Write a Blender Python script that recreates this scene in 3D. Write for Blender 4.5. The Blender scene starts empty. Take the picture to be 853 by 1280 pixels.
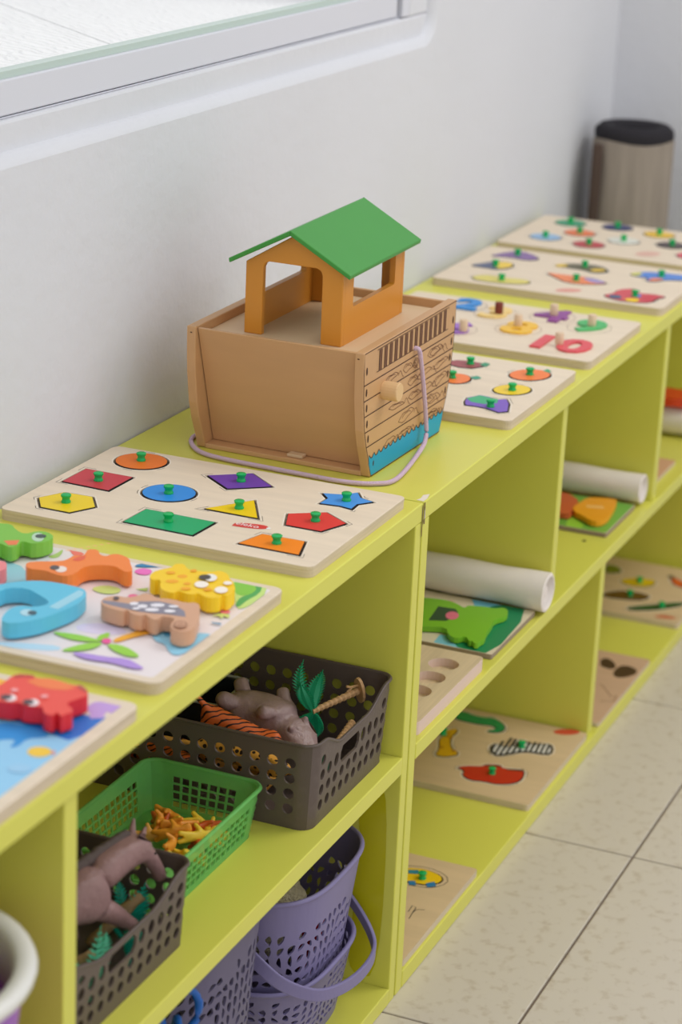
import bpy, bmesh, math, random
from mathutils import Vector, Matrix
random.seed(7)
SC = bpy.context.scene
COL = SC.collection
PI = math.pi
# ------------------------------------------------------------------ camera
cam = bpy.data.cameras.new('camera')
cam_o = bpy.data.objects.new('camera', cam)
COL.objects.link(cam_o)
SC.camera = cam_o
cam.sensor_fit = 'VERTICAL'
cam.sensor_height = 36.0
cam.sensor_width = 24.0
cam.lens = 2895.24 / 1280.0 * 36.0
RR = ((0.3920797708, -0.9188644681, 0.0442893052), (-0.2808725207, -0.165415876, -0.9453825761), (0.8760046121, 0.358225735, -0.322939998))
CAMP = Vector((-1.95626, -0.715508, 1.230774))
m = Matrix.Identity(4)
for i in range(3):
    m[i][0] = RR[0][i]; m[i][1] = -RR[1][i]; m[i][2] = -RR[2][i]; m[i][3] = CAMP[i]
cam_o.matrix_world = m
cam.clip_start = 0.05
cam.clip_end = 60
cam.dof.use_dof = True
cam.dof.focus_distance = 2.2
cam.dof.aperture_fstop = 5.6
# ------------------------------------------------------------------ light
w = bpy.data.worlds.new('daylight'); SC.world = w; w.use_nodes = True
bg = w.node_tree.nodes['Background']
bg.inputs[0].default_value = (0.97, 0.985, 1.0, 1)
bg.inputs[1].default_value = 0.96
def area(name, loc, target, size, power, color=(1, 1, 1)):
    l = bpy.data.lights.new(name, 'AREA'); l.shape = 'SQUARE'; l.size = size; l.energy = power; l.color = color
    o = bpy.data.objects.new(name, l); COL.objects.link(o); o.location = loc
    o.rotation_euler = (Vector(target) - Vector(loc)).to_track_quat('-Z', 'Y').to_euler()
    return o
area('ceiling_lamp', (1.0, -1.3, 2.6), (0.2, 0.0, 0.4), 1.0, 22, (1.0, 0.97, 0.93))
SC.view_settings.view_transform = 'Standard'
SC.view_settings.look = 'None'
SC.view_settings.exposure = 0.0
SC.view_settings.gamma = 1.0
SC.view_settings.use_curve_mapping = False
# ------------------------------------------------------------------ materials
MAT = {}
def lin(c):
    return tuple(((x / 255.0) / 12.92 if x / 255.0 <= 0.04045 else ((x / 255.0 + 0.055) / 1.055) ** 2.4) for x in c)
def mat(name, rgb, rough=0.5, spec=0.5, bump=0.0, bscale=60.0, var=0.0, vscale=20.0, stretch=(1, 1, 1), alpha=None, trans=0.0, coat=0.0, ior=1.45, vcol=None, vlo=0.35, vhi=0.65, detail=4):
    if name in MAT: return MAT[name]
    M = bpy.data.materials.new(name); M.use_nodes = True
    nt = M.node_tree; b = nt.nodes['Principled BSDF']
    c = lin(rgb) + (1,)
    b.inputs['Base Color'].default_value = c
    b.inputs['Roughness'].default_value = rough
    b.inputs['Specular IOR Level'].default_value = spec
    b.inputs['Transmission Weight'].default_value = trans
    b.inputs['Coat Weight'].default_value = coat
    b.inputs['IOR'].default_value = ior
    if alpha is not None: b.inputs['Alpha'].default_value = alpha
    if var or bump or vcol:
        tc = nt.nodes.new('ShaderNodeTexCoord'); mp = nt.nodes.new('ShaderNodeMapping')
        mp.inputs['Scale'].default_value = stretch
        gm = nt.nodes.new('ShaderNodeNewGeometry')
        nt.links.new(gm.outputs['Position'], mp.inputs['Vector'])
    if var or vcol:
        n = nt.nodes.new('ShaderNodeTexNoise'); n.inputs['Scale'].default_value = vscale; n.inputs['Detail'].default_value = detail
        nt.links.new(mp.outputs[0], n.inputs['Vector'])
        r = nt.nodes.new('ShaderNodeValToRGB')
        r.color_ramp.elements[0].position = vlo; r.color_ramp.elements[1].position = vhi
        if vcol: lo = lin(vcol) + (1,)
        else: lo = tuple(x * (1 - var) for x in c[:3]) + (1,)
        r.color_ramp.elements[0].color = lo; r.color_ramp.elements[1].color = c
        nt.links.new(n.outputs['Fac'], r.inputs['Fac']); nt.links.new(r.outputs['Color'], b.inputs['Base Color'])
    if bump:
        n2 = nt.nodes.new('ShaderNodeTexNoise'); n2.inputs['Scale'].default_value = bscale; n2.inputs['Detail'].default_value = 5
        nt.links.new(mp.outputs[0], n2.inputs['Vector'])
        bp = nt.nodes.new('ShaderNodeBump'); bp.inputs['Strength'].default_value = bump; bp.inputs['Distance'].default_value = 0.01
        nt.links.new(n2.outputs['Fac'], bp.inputs['Height']); nt.links.new(bp.outputs['Normal'], b.inputs['Normal'])
    MAT[name] = M
    return M
lime = mat('lime_paint', (217, 214, 90), 0.33, 0.5, 0.04, 9, 0.05, 3.5)
plaster = mat('white_plaster', (213, 214, 219), 0.9, 0.2, 0.12, 55, 0.03, 3)
floorm = mat('glazed_tile', (206, 196, 180), 0.32, 0.5, 0.0, 5, 0.0, 70, vcol=(188, 174, 154), vlo=0.27, vhi=0.47, detail=10)
grout = mat('grey_grout', (138, 122, 106), 0.9, 0.2)
birch = mat('birch_plywood', (231, 214, 190), 0.5, 0.4, 0, 1, 0.07, 9, (9, 1, 1))
birchx = mat('birch_plywood_long', (231, 214, 190), 0.5, 0.4, 0, 1, 0.07, 9, (1, 9, 1))
plyedge = mat('plywood_edge', (214, 196, 170), 0.6, 0.3, 0, 1, 0.14, 160, (0.1, 0.1, 3))
mdf = mat('ark_wood', (203, 158, 111), 0.42, 0.45, 0, 1, 0.06, 7, (1, 1, 5))
mdf_in = mat('ark_wood_pale', (216, 186, 148), 0.5, 0.4, 0, 1, 0.05, 7, (1, 5, 1))
ochre = mat('ochre_paint', (212, 141, 48), 0.36, 0.5, 0, 1, 0.05, 8)
roofg = mat('green_paint', (62, 146, 56), 0.36, 0.5, 0, 1, 0.04, 8)
ink = mat('dark_print', (70, 42, 28), 0.5, 0.4)
ink2 = mat('brown_print', (112, 72, 46), 0.5, 0.4)
water = mat('water_blue_print', (26, 160, 196), 0.45, 0.4)
black = mat('black_print', (40, 34, 34), 0.5, 0.4)
white = mat('white_print', (240, 238, 236), 0.5, 0.4)
knobm = mat('green_knob_plastic', (14, 176, 92), 0.25, 0.5)
brown_p = mat('brown_plastic', (94, 81, 76), 0.42, 0.45, 0.05, 300)
green_p = mat('green_plastic', (128, 212, 116), 0.28, 0.5, alpha=0.5)
lav_p = mat('lavender_plastic', (128, 120, 162), 0.42, 0.45)
frame_p = mat('window_frame_paint', (211, 212, 220), 0.4, 0.4)
def C(r, g, b, rough=0.42): return mat('paint_%d_%d_%d' % (r, g, b), (r, g, b), rough, 0.45)
# ------------------------------------------------------------------ helpers
WORLD = {}
def link(o, name, org, parent, label, cat, group, kind):
    COL.objects.link(o)
    if parent is not None:
        o.parent = parent; o.location = Vector(org) - WORLD[parent.name]
    else: o.location = org
    WORLD[o.name] = Vector(org)
    if label: o['label'] = label
    if cat: o['category'] = cat
    if group: o['group'] = group
    if kind: o['kind'] = kind
    return o
def thing(name, org, label, cat, group=None, kind=None):
    o = bpy.data.objects.new(name, None); o.empty_display_size = 0.05
    return link(o, name, org, None, label, cat, group, kind)
class B:
    def __init__(s): s.v = []; s.f = []; s.m = []; s.ms = []
    def mi(s, m):
        if m not in s.ms: s.ms.append(m)
        return s.ms.index(m)
    def add(s, vs, fs, m):
        k = len(s.v); s.v += [tuple(p) for p in vs]; i = s.mi(m)
        for f in fs: s.f.append([k + a for a in f]); s.m.append(i)
        return s
    def box(s, x0, y0, z0, x1, y1, z1, m):
        vs = [(x0, y0, z0), (x1, y0, z0), (x1, y1, z0), (x0, y1, z0), (x0, y0, z1), (x1, y0, z1), (x1, y1, z1), (x0, y1, z1)]
        return s.add(vs, [(0, 3, 2, 1), (4, 5, 6, 7), (0, 1, 5, 4), (1, 2, 6, 5), (2, 3, 7, 6), (3, 0, 4, 7)], m)
    def prism(s, poly, z0, z1, m, mside=None, T=None):
        poly = ccw(poly); n = len(poly)
        vs = [(p[0], p[1], z0) for p in poly] + [(p[0], p[1], z1) for p in poly]
        if T: vs = [T(*p) for p in vs]
        s.add(vs, [list(range(n, 2 * n))], m)
        s.add(vs, [list(range(n - 1, -1, -1))] + [(i, (i + 1) % n, n + (i + 1) % n, n + i) for i in range(n)], mside or m)
        return s
    def flat(s, poly, z, m, T=None):      # one printed patch, a film of ink
        poly = ccw(poly); vs = [(p[0], p[1], z) for p in poly]
        if T: vs = [T(*p) for p in vs]
        return s.add(vs, [list(range(len(poly)))], m)
    def tube(s, pts, r, m, n=8, closed=False, cap=True):
        P = [Vector(p) for p in pts]; L = len(P); rings = []
        for i, p in enumerate(P):
            if closed: d = P[(i + 1) % L] - P[i - 1]
            else: d = P[min(i + 1, L - 1)] - P[max(i - 1, 0)]
            d.normalize(); up = Vector((0, 0, 1)) if abs(d.z) < 0.95 else Vector((1, 0, 0))
            a = d.cross(up).normalized(); b = a.cross(d)
            rr = r[i] if isinstance(r, (list, tuple)) else r
            rings.append([p + a * (rr * math.cos(2 * PI * k / n)) + b * (rr * math.sin(2 * PI * k / n)) for k in range(n)])
        vs = [q for g in rings for q in g]; fs = []
        for i in range(L if closed else L - 1):
            j = (i + 1) % L
            for k in range(n): fs.append((i * n + k, i * n + (k + 1) % n, j * n + (k + 1) % n, j * n + k))
        if cap and not closed: fs += [list(range(n - 1, -1, -1)), [(L - 1) * n + k for k in range(n)]]
        return s.add(vs, fs, m)
    def lathe(s, prof, m, n=16, c=(0, 0, 0), T=None):
        vs = []
        for r, z in prof:
            for k in range(n): vs.append((c[0] + r * math.cos(2 * PI * k / n), c[1] + r * math.sin(2 * PI * k / n), c[2] + z))
        if T: vs = [T(*p) for p in vs]
        L = len(prof); fs = []
        for i in range(L - 1):
            for k in range(n): fs.append((i * n + k, i * n + (k + 1) % n, (i + 1) * n + (k + 1) % n, (i + 1) * n + k))
        fs += [list(range(n - 1, -1, -1)), [(L - 1) * n + k for k in range(n)]]
        return s.add(vs, fs, m)
    def build(s, name, parent=None, label=None, cat=None, group=None, kind=None, smooth=False, bevel=0.0, org=None, mods=()):
        if org is None:
            xs = [p[0] for p in s.v]; ys = [p[1] for p in s.v]; zs = [p[2] for p in s.v]
            org = ((min(xs) + max(xs)) / 2, (min(ys) + max(ys)) / 2, min(zs))
        me = bpy.data.meshes.new(name)
        me.from_pydata([(p[0] - org[0], p[1] - org[1], p[2] - org[2]) for p in s.v], [], s.f)
        for mm in s.ms: me.materials.append(mm)
        me.polygons.foreach_set('material_index', s.m)
        if smooth: me.polygons.foreach_set('use_smooth', [True] * len(me.polygons))
        me.update()
        o = bpy.data.objects.new(name, me)
        if bevel:
            bv = o.modifiers.new('bevel', 'BEVEL'); bv.width = bevel; bv.segments = 2; bv.limit_method = 'ANGLE'; bv.angle_limit = 0.7
        if smooth == 'auto':
            pass
        return link(o, name, org, parent, label, cat, group, kind)
def put(me, name, org, parent=None, label=None, cat=None, group=None, kind=None, rotz=0, scale=1):
    o = bpy.data.objects.new(name, me); o.rotation_euler = (0, 0, rotz) if not isinstance(rotz, tuple) else rotz
    o.scale = (scale,) * 3
    return link(o, name, org, parent, label, cat, group, kind)
def area2(p): return sum(p[i - 1][0] * p[i][1] - p[i][0] * p[i - 1][1] for i in range(len(p)))
def ccw(p): return list(p) if area2(p) > 0 else list(reversed(p))
def offset(p, d):
    p = ccw(p); n = len(p); o = []
    for i in range(n):
        a = Vector(p[i - 1][:2]); b = Vector(p[i][:2]); c = Vector(p[(i + 1) % n][:2])
        e1 = (b - a).normalized(); e2 = (c - b).normalized()
        n1 = Vector((e1.y, -e1.x)); n2 = Vector((e2.y, -e2.x)); k = n1 + n2
        l = max(k.length_squared, 0.5); q = b + k * (2 * d / l)
        o.append((q.x, q.y))
    return o
def rrect(x0, y0, x1, y1, r, n=4):
    o = []
    for cx, cy, a0 in ((x1 - r, y0 + r, -PI / 2), (x1 - r, y1 - r, 0), (x0 + r, y1 - r, PI / 2), (x0 + r, y0 + r, PI)):
        for k in range(n + 1):
            a = a0 + PI / 2 * k / n; o.append((cx + r * math.cos(a), cy + r * math.sin(a)))
    return o
def circ(cx, cy, r, n=28, ry=None): return [(cx + r * math.cos(2 * PI * k / n), cy + (ry or r) * math.sin(2 * PI * k / n)) for k in range(n)]
def rotp(p, a, cx, cy): return [(cx + (x - cx) * math.cos(a) - (y - cy) * math.sin(a), cy + (x - cx) * math.sin(a) + (y - cy) * math.cos(a)) for x, y in p]
def holeplate_mesh(outer, holes, z0, z1, bevel=0.0, mats=(), T=None):
    cu = bpy.data.curves.new('plate', 'CURVE'); cu.dimensions = '2D'; cu.fill_mode = 'BOTH'
    cu.extrude = (z1 - z0) / 2 - bevel
    if bevel: cu.bevel_depth = bevel; cu.bevel_resolution = 1; cu.offset = -bevel
    for pl in [ccw(outer)] + [list(reversed(ccw(h))) for h in holes]:
        sp = cu.splines.new('POLY'); sp.points.add(len(pl) - 1); sp.use_cyclic_u = True
        for i, p in enumerate(pl): sp.points[i].co = (p[0], p[1], 0, 1)
    o = bpy.data.objects.new('plate', cu); COL.objects.link(o)
    bpy.context.view_layer.update()
    me = bpy.data.meshes.new_from_object(o.evaluated_get(bpy.context.evaluated_depsgraph_get()))
    bpy.data.objects.remove(o); bpy.data.curves.remove(cu)
    b = B()
    vs = [(v.co.x, v.co.y, v.co.z + (z0 + z1) / 2) for v in me.vertices]
    if T: vs = [T(*p) for p in vs]
    b.v = vs; b.f = [list(p.vertices) for p in me.polygons]
    up = [p.normal.z for p in me.polygons]
    b.ms = list(mats); b.m = [0 if (abs(u) > 0.5 or len(mats) < 2) else 1 for u in up]
    bpy.data.meshes.remove(me)
    return b
def bake(o, name=None):
    """turn an object with modifiers into a plain mesh"""
    bpy.context.view_layer.update()
    dg = bpy.context.evaluated_depsgraph_get()
    me = bpy.data.meshes.new_from_object(o.evaluated_get(dg), depsgraph=dg)
    o.modifiers.clear(); o.data = me
    return o
def skin(name, nodes, m, org, parent=None, sub=2, label=None, cat=None, group=None, kind=None, rot=(0, 0, 0), scale=1.0, local=True):
    """nodes: (x,y,z,r,parent_index[,ry]) ; coordinates local to org; grown as one continuous surface"""
    me = bpy.data.meshes.new(name)
    me.from_pydata([Vector(n[:3]) * scale for n in nodes], [(n[4], i) for i, n in enumerate(nodes) if n[4] is not None], [])
    o = bpy.data.objects.new(name, me); COL.objects.link(o)
    sk = o.modifiers.new('skin', 'SKIN'); sk.use_smooth_shade = True
    if not me.skin_vertices: me.skin_vertices.new()
    for i, n in enumerate(nodes):
        sv = me.skin_vertices[0].data[i]; r = n[3] * scale; sv.radius = (r, (n[5] * scale if len(n) > 5 else r)); sv.use_root = (n[4] is None)
    if sub:
        ss = o.modifiers.new('sub', 'SUBSURF'); ss.levels = sub; ss.render_levels = sub
    bake(o)
    R3 = Matrix.Rotation(rot[2], 4, 'Z') @ Matrix.Rotation(rot[1], 4, 'Y') @ Matrix.Rotation(rot[0], 4, 'X')
    o.data.transform(R3)
    o.data.materials.clear(); o.data.materials.append(m)
    for p in o.data.polygons: p.use_smooth = True; p.material_index = 0
    COL.objects.unlink(o)
    return link(o, name, org, parent, label, cat, group, kind)
# outlines measured on the real surfaces, in millimetres
D = {
 'sh_square': [(-102.4,307.4),(-102.8,256.7),(-150.2,257.5),(-148,308.1)],
 'sh_hex': [(-200.4,302.8),(-174.6,290),(-173.3,261.2),(-197.2,245.1),(-222.9,257.8),(-222.5,288)],
 'sh_rhomb': [(-61.7,198.7),(-33.6,164.1),(-60.8,130.8),(-88.6,164.4)],
 'sh_rect': [(-220.3,204.7),(-178.5,203),(-179.6,132.1),(-221.8,134.5)],
 'sh_tri': [(-150.8,157.8),(-105.5,128.4),(-151,103.6)],
 'sh_logo': [(-178.6,116.3),(-170.5,116.5),(-164.8,98.7),(-164.2,88.7),(-168.5,84.9),(-173,85.6),(-177.6,94.5),(-180.5,115.4)],
 'sh_trap': [(-220.1,90.9),(-186.8,82.5),(-185.6,41.3),(-220.7,31.6)],
 'sh_star': [(-54.4,81.9),(-48.5,64.3),(-35.6,53.5),(-48.6,45.2),(-53.8,30.3),(-68.1,40.8),(-83.2,40.1),(-80.6,52.5),(-83.1,72.6),(-65.7,71.8)],
 'sh_pent': [(-124.8,85.8),(-103.3,56.5),(-122.9,28.3),(-154.3,39.8),(-154.3,74.8)],
 'sh_circ': [(-62.9,301.1),(-36.2,294.1),(-46.8,245),(-68.4,250.6),(-53.6,273.4)],
 'sh_oval': [(-137.3,230.5),(-102.1,217.7),(-114.9,181.8),(-150.2,191.1),(-127.8,205.5)],
 'sh_knobs': [(-53.5,274),(-129,279.6),(-199.7,274.4),(-129,205.5),(-61.7,163),(-199.8,169.6),(-134.6,130.3),(-203.7,60.8),(-63.2,53.7),(-131.1,55.5)],
 'j_frog': [(-319.7,294.4),(-316.2,273.9),(-312.6,264.8),(-323.9,253.3),(-329.8,241.5),(-316.7,236.2),(-314.4,227.4),(-323,215.6),(-336.3,215.7),(-347.5,222.9),(-345.4,231.5),(-347.5,235.1),(-356.6,232.1),(-365,234.5),(-361.7,242.8),(-359.3,247.9),(-372,251.2),(-360.8,269.1)],
 'j_frog_mouth': [(-352.9,248.1),(-344.9,237.2),(-356.4,233.6),(-360.6,238.9)],
 'j_frog_eyew': [(-328.3,222.7),(-333.6,220.5),(-338.1,220.1),(-340.8,221.7),(-340.8,224.8),(-338.3,228.6),(-333.7,232.1),(-328.4,234.3),(-323.8,234.7),(-321.1,233.2),(-321.1,230),(-323.7,226.2)],
 'j_frog_eyeb': [(-325.4,222.5),(-328,221.8),(-330.5,222.3),(-332.3,224),(-332.9,226.5),(-332.2,228.9),(-330.2,230.8),(-327.6,231.6),(-325.1,231),(-323.3,229.3),(-322.7,226.9),(-323.5,224.4)],
 'j_pink': [(-399.7,239.8),(-396.6,225.5),(-396.2,220.3),(-403.2,214.7),(-410.8,211.9),(-417.5,212.9),(-429.9,221.4)],
 'j_liz': [(-392.9,203.9),(-384.6,202.1),(-372.3,180.7),(-362.9,178.9),(-355,179.7),(-351.9,172.5),(-345.9,173.2),(-335.1,176.5),(-332.3,168.1),(-341.6,162.1),(-344.1,155.4),(-335.3,153),(-333,147.2),(-337.9,135.6),(-348.7,129),(-361.3,119.7),(-366.7,120.3),(-367.5,126),(-360.4,135.9),(-361.9,145.7),(-369.3,155.8),(-377,158.5),(-392.8,156.8),(-401.9,161.2),(-401.1,171.3),(-397.3,182.3),(-401.5,195.8)],
 'j_liz_eyeb': [(-386.8,174.6),(-389.3,173.7),(-391.8,174),(-393.4,175.4),(-393.7,177.5),(-392.8,179.7),(-390.8,181.5),(-388.2,182.4),(-385.8,182.1),(-384.1,180.7),(-383.8,178.6),(-384.7,176.3)],
 'j_liz_eyew': [(-386.9,167.6),(-390.4,166.4),(-393.7,166.6),(-395.8,168.2),(-396.2,170.8),(-394.7,173.7),(-391.8,176.1),(-388.2,177.4),(-384.9,177.2),(-382.8,175.6),(-382.4,173),(-383.9,170.1)],
 'j_liz_patch': [(-361,175.5),(-353.5,173.4),(-350.3,169.8),(-359,166.8),(-365.3,168.6),(-366.5,174.2)],
 'j_dino': [(-457.3,204.6),(-443.4,197.4),(-430.4,187.6),(-421,175.6),(-417.2,160.3),(-417.9,135.7),(-425.4,127.8),(-435.1,123.6),(-455.2,121.7),(-476.5,126.5),(-495.7,132.2),(-513,145.4),(-512.2,153.4),(-506.1,158.7),(-485.8,163.3),(-475.2,159.4),(-472.9,147.1),(-462.9,141.9),(-456.4,144.4),(-446.7,160.7),(-440.2,174.8),(-447.6,187.8),(-457.1,189.1),(-478.6,191.6)],
 'j_dino_patch': [(-467.9,138.2),(-423.8,135.9),(-424.7,130.7),(-433.3,127.2),(-468.8,129.2)],
 'j_dino_eyew': [(-484.2,141.7),(-487.7,140.6),(-490.9,141),(-493.1,142.9),(-493.6,145.8),(-492.4,148.9),(-489.7,151.4),(-486.2,152.5),(-482.9,152.1),(-480.7,150.2),(-480.2,147.3),(-481.5,144.2)],
 'j_dino_eyeb': [(-483.9,139.6),(-486.2,138.8),(-488.4,139.1),(-489.8,140.3),(-490.1,142.2),(-489.3,144.3),(-487.5,145.9),(-485.2,146.7),(-483,146.4),(-481.5,145.1),(-481.2,143.2),(-482.1,141.2)],
 'j_snail': [(-436.2,108.9),(-427.3,110),(-419.2,104.2),(-419.2,94),(-411.2,88.4),(-404,87.6),(-403.2,80.4),(-408.8,73.3),(-404.3,61.3),(-406.9,49),(-401.3,41),(-408.1,34.6),(-428.6,25.7),(-445.6,19.7),(-452.3,18.8),(-457.5,19.4),(-462.1,22.8),(-462.9,28.1),(-458.9,35.3),(-451,38.7),(-443.9,39.1),(-440.2,42.1),(-439.8,48.1),(-441.9,51.6),(-448.7,50.8),(-450.9,53.1),(-449.2,58.1),(-443.9,64.9),(-447.7,65.2),(-449.3,68.8),(-447.9,75.3),(-442.1,82.1),(-446.7,82),(-447.4,87.3),(-446,94.8),(-443.9,101.8),(-440.4,106.3)],
 'j_snail_shell': [(-430.4,86.3),(-421.3,81.1),(-413.9,68.1),(-414.6,54.3),(-423.3,40.8),(-433.7,34.7),(-434.8,40.7),(-435.6,48.6),(-439.6,59.8),(-441.8,71.9),(-440.6,96),(-439.1,105.6),(-434.2,108.8),(-432.3,100.5)],
 'j_snail_dot0': [(-426.8,79.9),(-429,79.5),(-431.1,80.5),(-432.3,82.5),(-432,84.7),(-430.4,86.3),(-428.2,86.7),(-426.1,85.7),(-424.9,83.7),(-425.2,81.5)],
 'j_snail_dot1': [(-428.7,70.8),(-431.2,70.4),(-433.5,71.5),(-434.8,73.7),(-434.5,76.2),(-432.8,78),(-430.3,78.5),(-427.9,77.4),(-426.6,75.1),(-426.9,72.6)],
 'j_snail_dot2': [(-420.1,59.9),(-422.8,59.8),(-425.6,61.7),(-427.4,64.9),(-427.5,68.1),(-426,70.2),(-423.3,70.3),(-420.5,68.4),(-418.7,65.2),(-418.5,62)],
 'j_snail_dot3': [(-431.3,59.1),(-434,59),(-436.7,60.9),(-438.5,64),(-438.7,67.3),(-437.2,69.4),(-434.5,69.5),(-431.7,67.6),(-429.9,64.4),(-429.8,61.2)],
 'j_snail_dot4': [(-427.9,46.4),(-430.2,46.2),(-432.5,47.7),(-434,50.2),(-434,52.9),(-432.5,54.6),(-430.2,54.8),(-427.8,53.4),(-426.4,50.8),(-426.4,48.2)],
 'j_snail_dot5': [(-437.1,73.3),(-438.8,73),(-440.5,74),(-441.5,75.7),(-441.4,77.6),(-440.3,78.9),(-438.5,79.2),(-436.8,78.2),(-435.8,76.5),(-435.9,74.6)],
 'j_snail_dot6': [(-418.4,48.6),(-420.3,48.5),(-422.2,49.8),(-423.5,52.1),(-423.6,54.4),(-422.5,55.8),(-420.6,55.9),(-418.6,54.5),(-417.4,52.3),(-417.3,50)],
 'j_snail_eye': [(-425.3,98.2),(-427.3,97.6),(-428.9,98.1),(-429.7,99.4),(-429.2,101),(-427.7,102.3),(-425.8,102.9),(-424.1,102.4),(-423.4,101.1),(-423.9,99.5)],
 'j_snail_sp1': [(-449.7,25.3),(-452.6,24.3),(-455.4,24.2),(-457.7,24.9),(-459.2,26.4),(-459.7,28.4),(-459,30.6),(-457.3,32.8),(-454.8,34.5),(-452,35.5),(-449.1,35.7),(-446.8,34.9),(-445.3,33.5),(-444.8,31.4),(-445.5,29.2),(-447.2,27)],
 'j_snail_sp2': [(-450.3,26.5),(-452.3,25.8),(-454.3,25.7),(-456,26.3),(-457.1,27.4),(-457.5,28.9),(-457.1,30.6),(-455.9,32.1),(-454.2,33.3),(-452.2,34),(-450.2,34.1),(-448.5,33.5),(-447.4,32.4),(-447,30.9),(-447.4,29.2),(-448.6,27.7)],
 'j_snail_sp3': [(-451.1,27.9),(-452.7,27.4),(-454.1,27.7),(-455.1,28.5),(-455.3,29.7),(-454.7,31),(-453.4,31.9),(-451.9,32.4),(-450.4,32.1),(-449.5,31.3),(-449.3,30.1),(-449.9,28.9)],
 'j_snail_sp4': [(-451.6,28.8),(-452.4,28.6),(-453.2,28.7),(-453.7,29.2),(-453.8,29.9),(-453.5,30.5),(-452.9,31),(-452.1,31.2),(-451.4,31.1),(-450.9,30.6),(-450.7,29.9),(-451,29.3)],
 'j_leo': [(-363.5,102.7),(-352.1,103.1),(-339.6,94.8),(-330.4,96.8),(-326.5,90),(-335.4,83),(-337.4,77.6),(-333.6,62.1),(-325.8,57.3),(-330.2,47.4),(-339,42.3),(-344.1,36.5),(-354.9,29.3),(-361.6,26.4),(-364.9,27.1),(-369.8,25.5),(-376.4,26.8),(-375.1,31.3),(-381.3,30.3),(-385.7,34),(-386.9,41),(-381.5,49.4),(-386.5,51.3),(-388,57.3),(-384.3,66.3),(-391,66),(-392.1,71.3),(-388.8,79.3),(-381.5,84.5),(-372.9,87.5),(-370,91.3),(-373.5,93.8),(-371.4,99)],
 'j_leo_eyew': [(-345.5,50.3),(-349.8,49),(-353.6,49.3),(-356,51.2),(-356.3,54),(-354.4,57.1),(-350.9,59.7),(-346.6,61),(-342.8,60.7),(-340.4,58.8),(-340.1,56),(-342,52.8)],
 'j_leo_eyeb': [(-347.2,55),(-350.3,54.2),(-353.2,54.8),(-355.2,56.7),(-355.7,59.2),(-354.6,61.8),(-352.3,63.8),(-349.2,64.6),(-346.2,63.9),(-344.2,62.1),(-343.7,59.5),(-344.8,56.9)],
 'j_leo_spot0': [(-352.1,74),(-354.8,73.6),(-357.3,74.7),(-358.6,77),(-358.3,79.6),(-356.4,81.5),(-353.7,82),(-351.2,80.8),(-349.9,78.5),(-350.2,75.9)],
 'j_leo_spot1': [(-366.2,75),(-369,74.8),(-371.7,76.4),(-373.4,79.4),(-373.4,82.5),(-371.7,84.6),(-368.9,84.8),(-366.1,83.1),(-364.4,80.2),(-364.4,77.1)],
 'j_leo_spot2': [(-366.3,64),(-368.4,63.6),(-370.3,64.3),(-371.2,66),(-370.9,67.9),(-369.3,69.3),(-367.3,69.7),(-365.4,68.9),(-364.4,67.3),(-364.8,65.4)],
 'j_leo_spot3': [(-350,86.2),(-352.2,85.9),(-354.3,87),(-355.6,89.2),(-355.4,91.5),(-354,93.1),(-351.7,93.4),(-349.6,92.2),(-348.4,90.1),(-348.5,87.8)],
 'j_leo_spot4': [(-376.9,58.5),(-379.3,58.2),(-381.6,59.4),(-382.9,61.7),(-382.8,64.1),(-381.2,65.9),(-378.8,66.2),(-376.5,64.9),(-375.1,62.7),(-375.3,60.2)],
 'j_leo_spot5': [(-337.2,72.8),(-339.1,72.5),(-340.8,73.2),(-341.7,74.7),(-341.4,76.4),(-340,77.7),(-338.1,78),(-336.4,77.3),(-335.5,75.8),(-335.8,74.1)],
 'j_leo_spot6': [(-370.7,42.4),(-372.8,42.1),(-374.8,43.2),(-376,45.1),(-375.8,47.3),(-374.3,48.7),(-372.2,49),(-370.2,48),(-369,46),(-369.2,43.9)],
 'j_leo_white0': [(-362.2,49.8),(-366,48.8),(-369.6,49.4),(-371.9,51.4),(-372.5,54.4),(-371,57.5),(-367.9,59.9),(-364.1,61),(-360.5,60.4),(-358.1,58.3),(-357.6,55.3),(-359.1,52.2)],
 'j_leo_white1': [(-365.9,30.6),(-369.7,29.5),(-373.2,30.1),(-375.4,32),(-375.9,34.8),(-374.4,37.8),(-371.3,40.1),(-367.5,41.1),(-364,40.6),(-361.7,38.7),(-361.3,35.8),(-362.8,32.9)],
 'j_leo_white2': [(-350.3,34.2),(-352.4,33.7),(-354.5,34.2),(-356,35.5),(-356.4,37.4),(-355.6,39.2),(-353.9,40.6),(-351.7,41.1),(-349.6,40.6),(-348.2,39.3),(-347.8,37.4),(-348.6,35.5)],
 'jp_leafbg': [(-302.1,61.5),(-298.7,43.9),(-301.3,24.4),(-329.8,14.7),(-355.5,17),(-364.9,23.5),(-326.1,43)],
 'jp_leafd': [(-300.8,34.2),(-299.7,27.8),(-323.9,21.7),(-340.2,24.3),(-361.5,23.5),(-354.9,28.8),(-337.4,32.4),(-326.9,27.1)],
 'jp_leafm': [(-309,52.9),(-300.2,46.6),(-304.4,36),(-314.8,27.6),(-329.7,27.5),(-336.2,34.7),(-326.4,43.7)],
 'jp_blueleaf': [(-315.5,142.8),(-304.8,138.2),(-298.5,127.1),(-301.4,114.8),(-307.8,113),(-309.4,125),(-318.2,138.3)],
 'jp_mag': [(-327.9,137.1),(-317.8,134.1),(-317.3,124.1),(-328.8,120.6),(-333.4,128.5)],
 'jp_lime1': [(-364.9,115.4),(-357,107.6),(-364.7,105.4)],
 'jp_lime2': [(-382.3,148.8),(-368.7,141.8),(-369.1,125.8),(-381.1,122.5),(-388.5,133.6)],
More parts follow.
